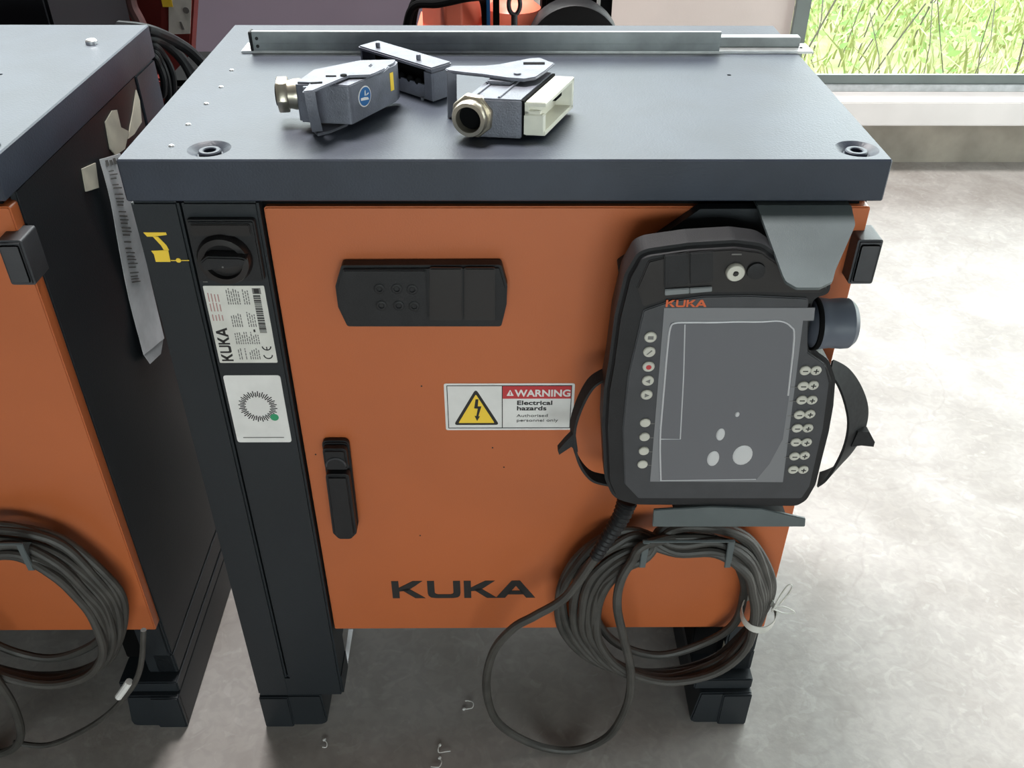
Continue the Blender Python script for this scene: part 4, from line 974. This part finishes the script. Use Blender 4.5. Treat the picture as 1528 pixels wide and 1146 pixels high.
# black cables hanging in the gap behind the left cabinet
cabs = [((222, 45, .53), (262, 62, .60), (292, 84, .62), (318, 120, .62), (330, 180, .62)), ((224, 58, .53), (250, 68, .58), (272, 92, .60), (288, 125, .60), (300, 180, .60)),
        ((225, 66, .53), (244, 84, .56), (256, 108, .56), (259, 135, .56), (262, 190, .56)), ((225, 74, .53), (240, 92, .545), (249, 115, .545), (252, 140, .545), (254, 190, .545)),
        ((225, 82, .52), (237, 98, .53), (244, 118, .53), (244, 140, .53), (238, 170, .53)), ((223, 50, .56), (256, 72, .64), (282, 102, .66), (302, 140, .66), (312, 190, .66))]
cabp = [[(-0.5307, 0.53, 0.9644), (-0.5186, 0.6, 0.9286), (-0.4981, 0.62, 0.9), (-0.4774, 0.62, 0.8613), (-0.4766, 0.62, 0.794)], [(-0.5315, 0.53, 0.9518), (-0.5254, 0.58, 0.928), (-0.5145, 0.6, 0.8975), (-0.5046, 0.6, 0.8622), (-0.5035, 0.6, 0.8013)], [(-0.5323, 0.53, 0.944), (-0.528, 0.56, 0.9175), (-0.5209, 0.56, 0.8928), (-0.5238, 0.56, 0.8645), (-0.5334, 0.56, 0.8047)], [(-0.5341, 0.53, 0.9361), (-0.5285, 0.545, 0.9138), (-0.5244, 0.545, 0.8903), (-0.5269, 0.545, 0.8641), (-0.5364, 0.545, 0.8102)], [(-0.5322, 0.52, 0.9311), (-0.5274, 0.53, 0.9122), (-0.5247, 0.53, 0.8919), (-0.5297, 0.53, 0.8691), (-0.543, 0.53, 0.8374)], [(-0.5419, 0.56, 0.9515), (-0.5412, 0.64, 0.907), (-0.5263, 0.66, 0.8686), (-0.5124, 0.66, 0.826), (-0.5122, 0.66, 0.7677)]]
clab = ['outermost black cable bowing out behind the left cabinet', 'second black cable from the outside behind the left cabinet', 'middle black cable curving down behind the left cabinet', 'slim black cable just inside the middle one behind the left cabinet', 'innermost cable curling down beside the rear post of the left cabinet', 'black cable nearest the robot pedestal behind the left cabinet']
for i, pts in enumerate(cabp):
    p = [Vector(q) for q in pts]; p = [p[0] + Vector((-.05, .02, .0))] + p + [p[-1] + Vector((.0, .0, -.25)), Vector((p[-1].x - .01, .54 + .02 * i, .03))]
    b_ = MB(); b_.tube(smooth_path(p, 6), (.0085, .006, .006, .005, .0055, .009)[i], 10); b_.thing('power_cable', 'blackcable', tuple(p[-1]), clab[i], 'cable', 'black cables behind the left cabinet')
MB().box(-.60, -.44, .71, .90, 0, .83, .01).thing('shade_block', 'dark', (-.53, .76, 0), 'near-black block standing in for the deep shade under the hanging cables', 'box')  # dark block added as the deep shade behind the cables

# ------------------------------------------------------------------ scraps on the floor
sc_l = ['small white curled scrap nearest the hanging cable loop', 'white curled scrap at the bottom, upper of the two touching curls', 'lower white curl at the bottom edge of the photo', 'tiny white scrap on the floor just right of the left foot']
curls = [[(-0.0708, 0.0308), (-0.064, 0.0295), (-0.0563, 0.0332), (-0.0554, 0.041), (-0.0623, 0.0462), (-0.069, 0.045)], [(-0.1075, -0.0357), (-0.1092, -0.0428), (-0.1078, -0.0487), (-0.0982, -0.0487), (-0.0897, -0.0464)], [(-0.1062, -0.058), (-0.1026, -0.0661), (-0.1054, -0.073), (-0.1116, -0.0752), (-0.1192, -0.0729)], [(-0.2948, -0.0249), (-0.2893, -0.0321), (-0.2895, -0.038), (-0.2957, -0.0392)]]
for c, l in zip(curls, sc_l):
    b_ = MB(); pts = smooth_path([(x, y, .0022 + .002 * (k % 2)) for k, (x, y) in enumerate(c)], 4); b_.tube(pts, .0008, 6); b_.ball(tuple(pts[0]), .0028, .0028, .0020, u=10, v=6)
    b_.thing('plastic_curl', 'white', (c[0][0], c[0][1], 0), l, 'scrap', 'white curled scraps on the floor')
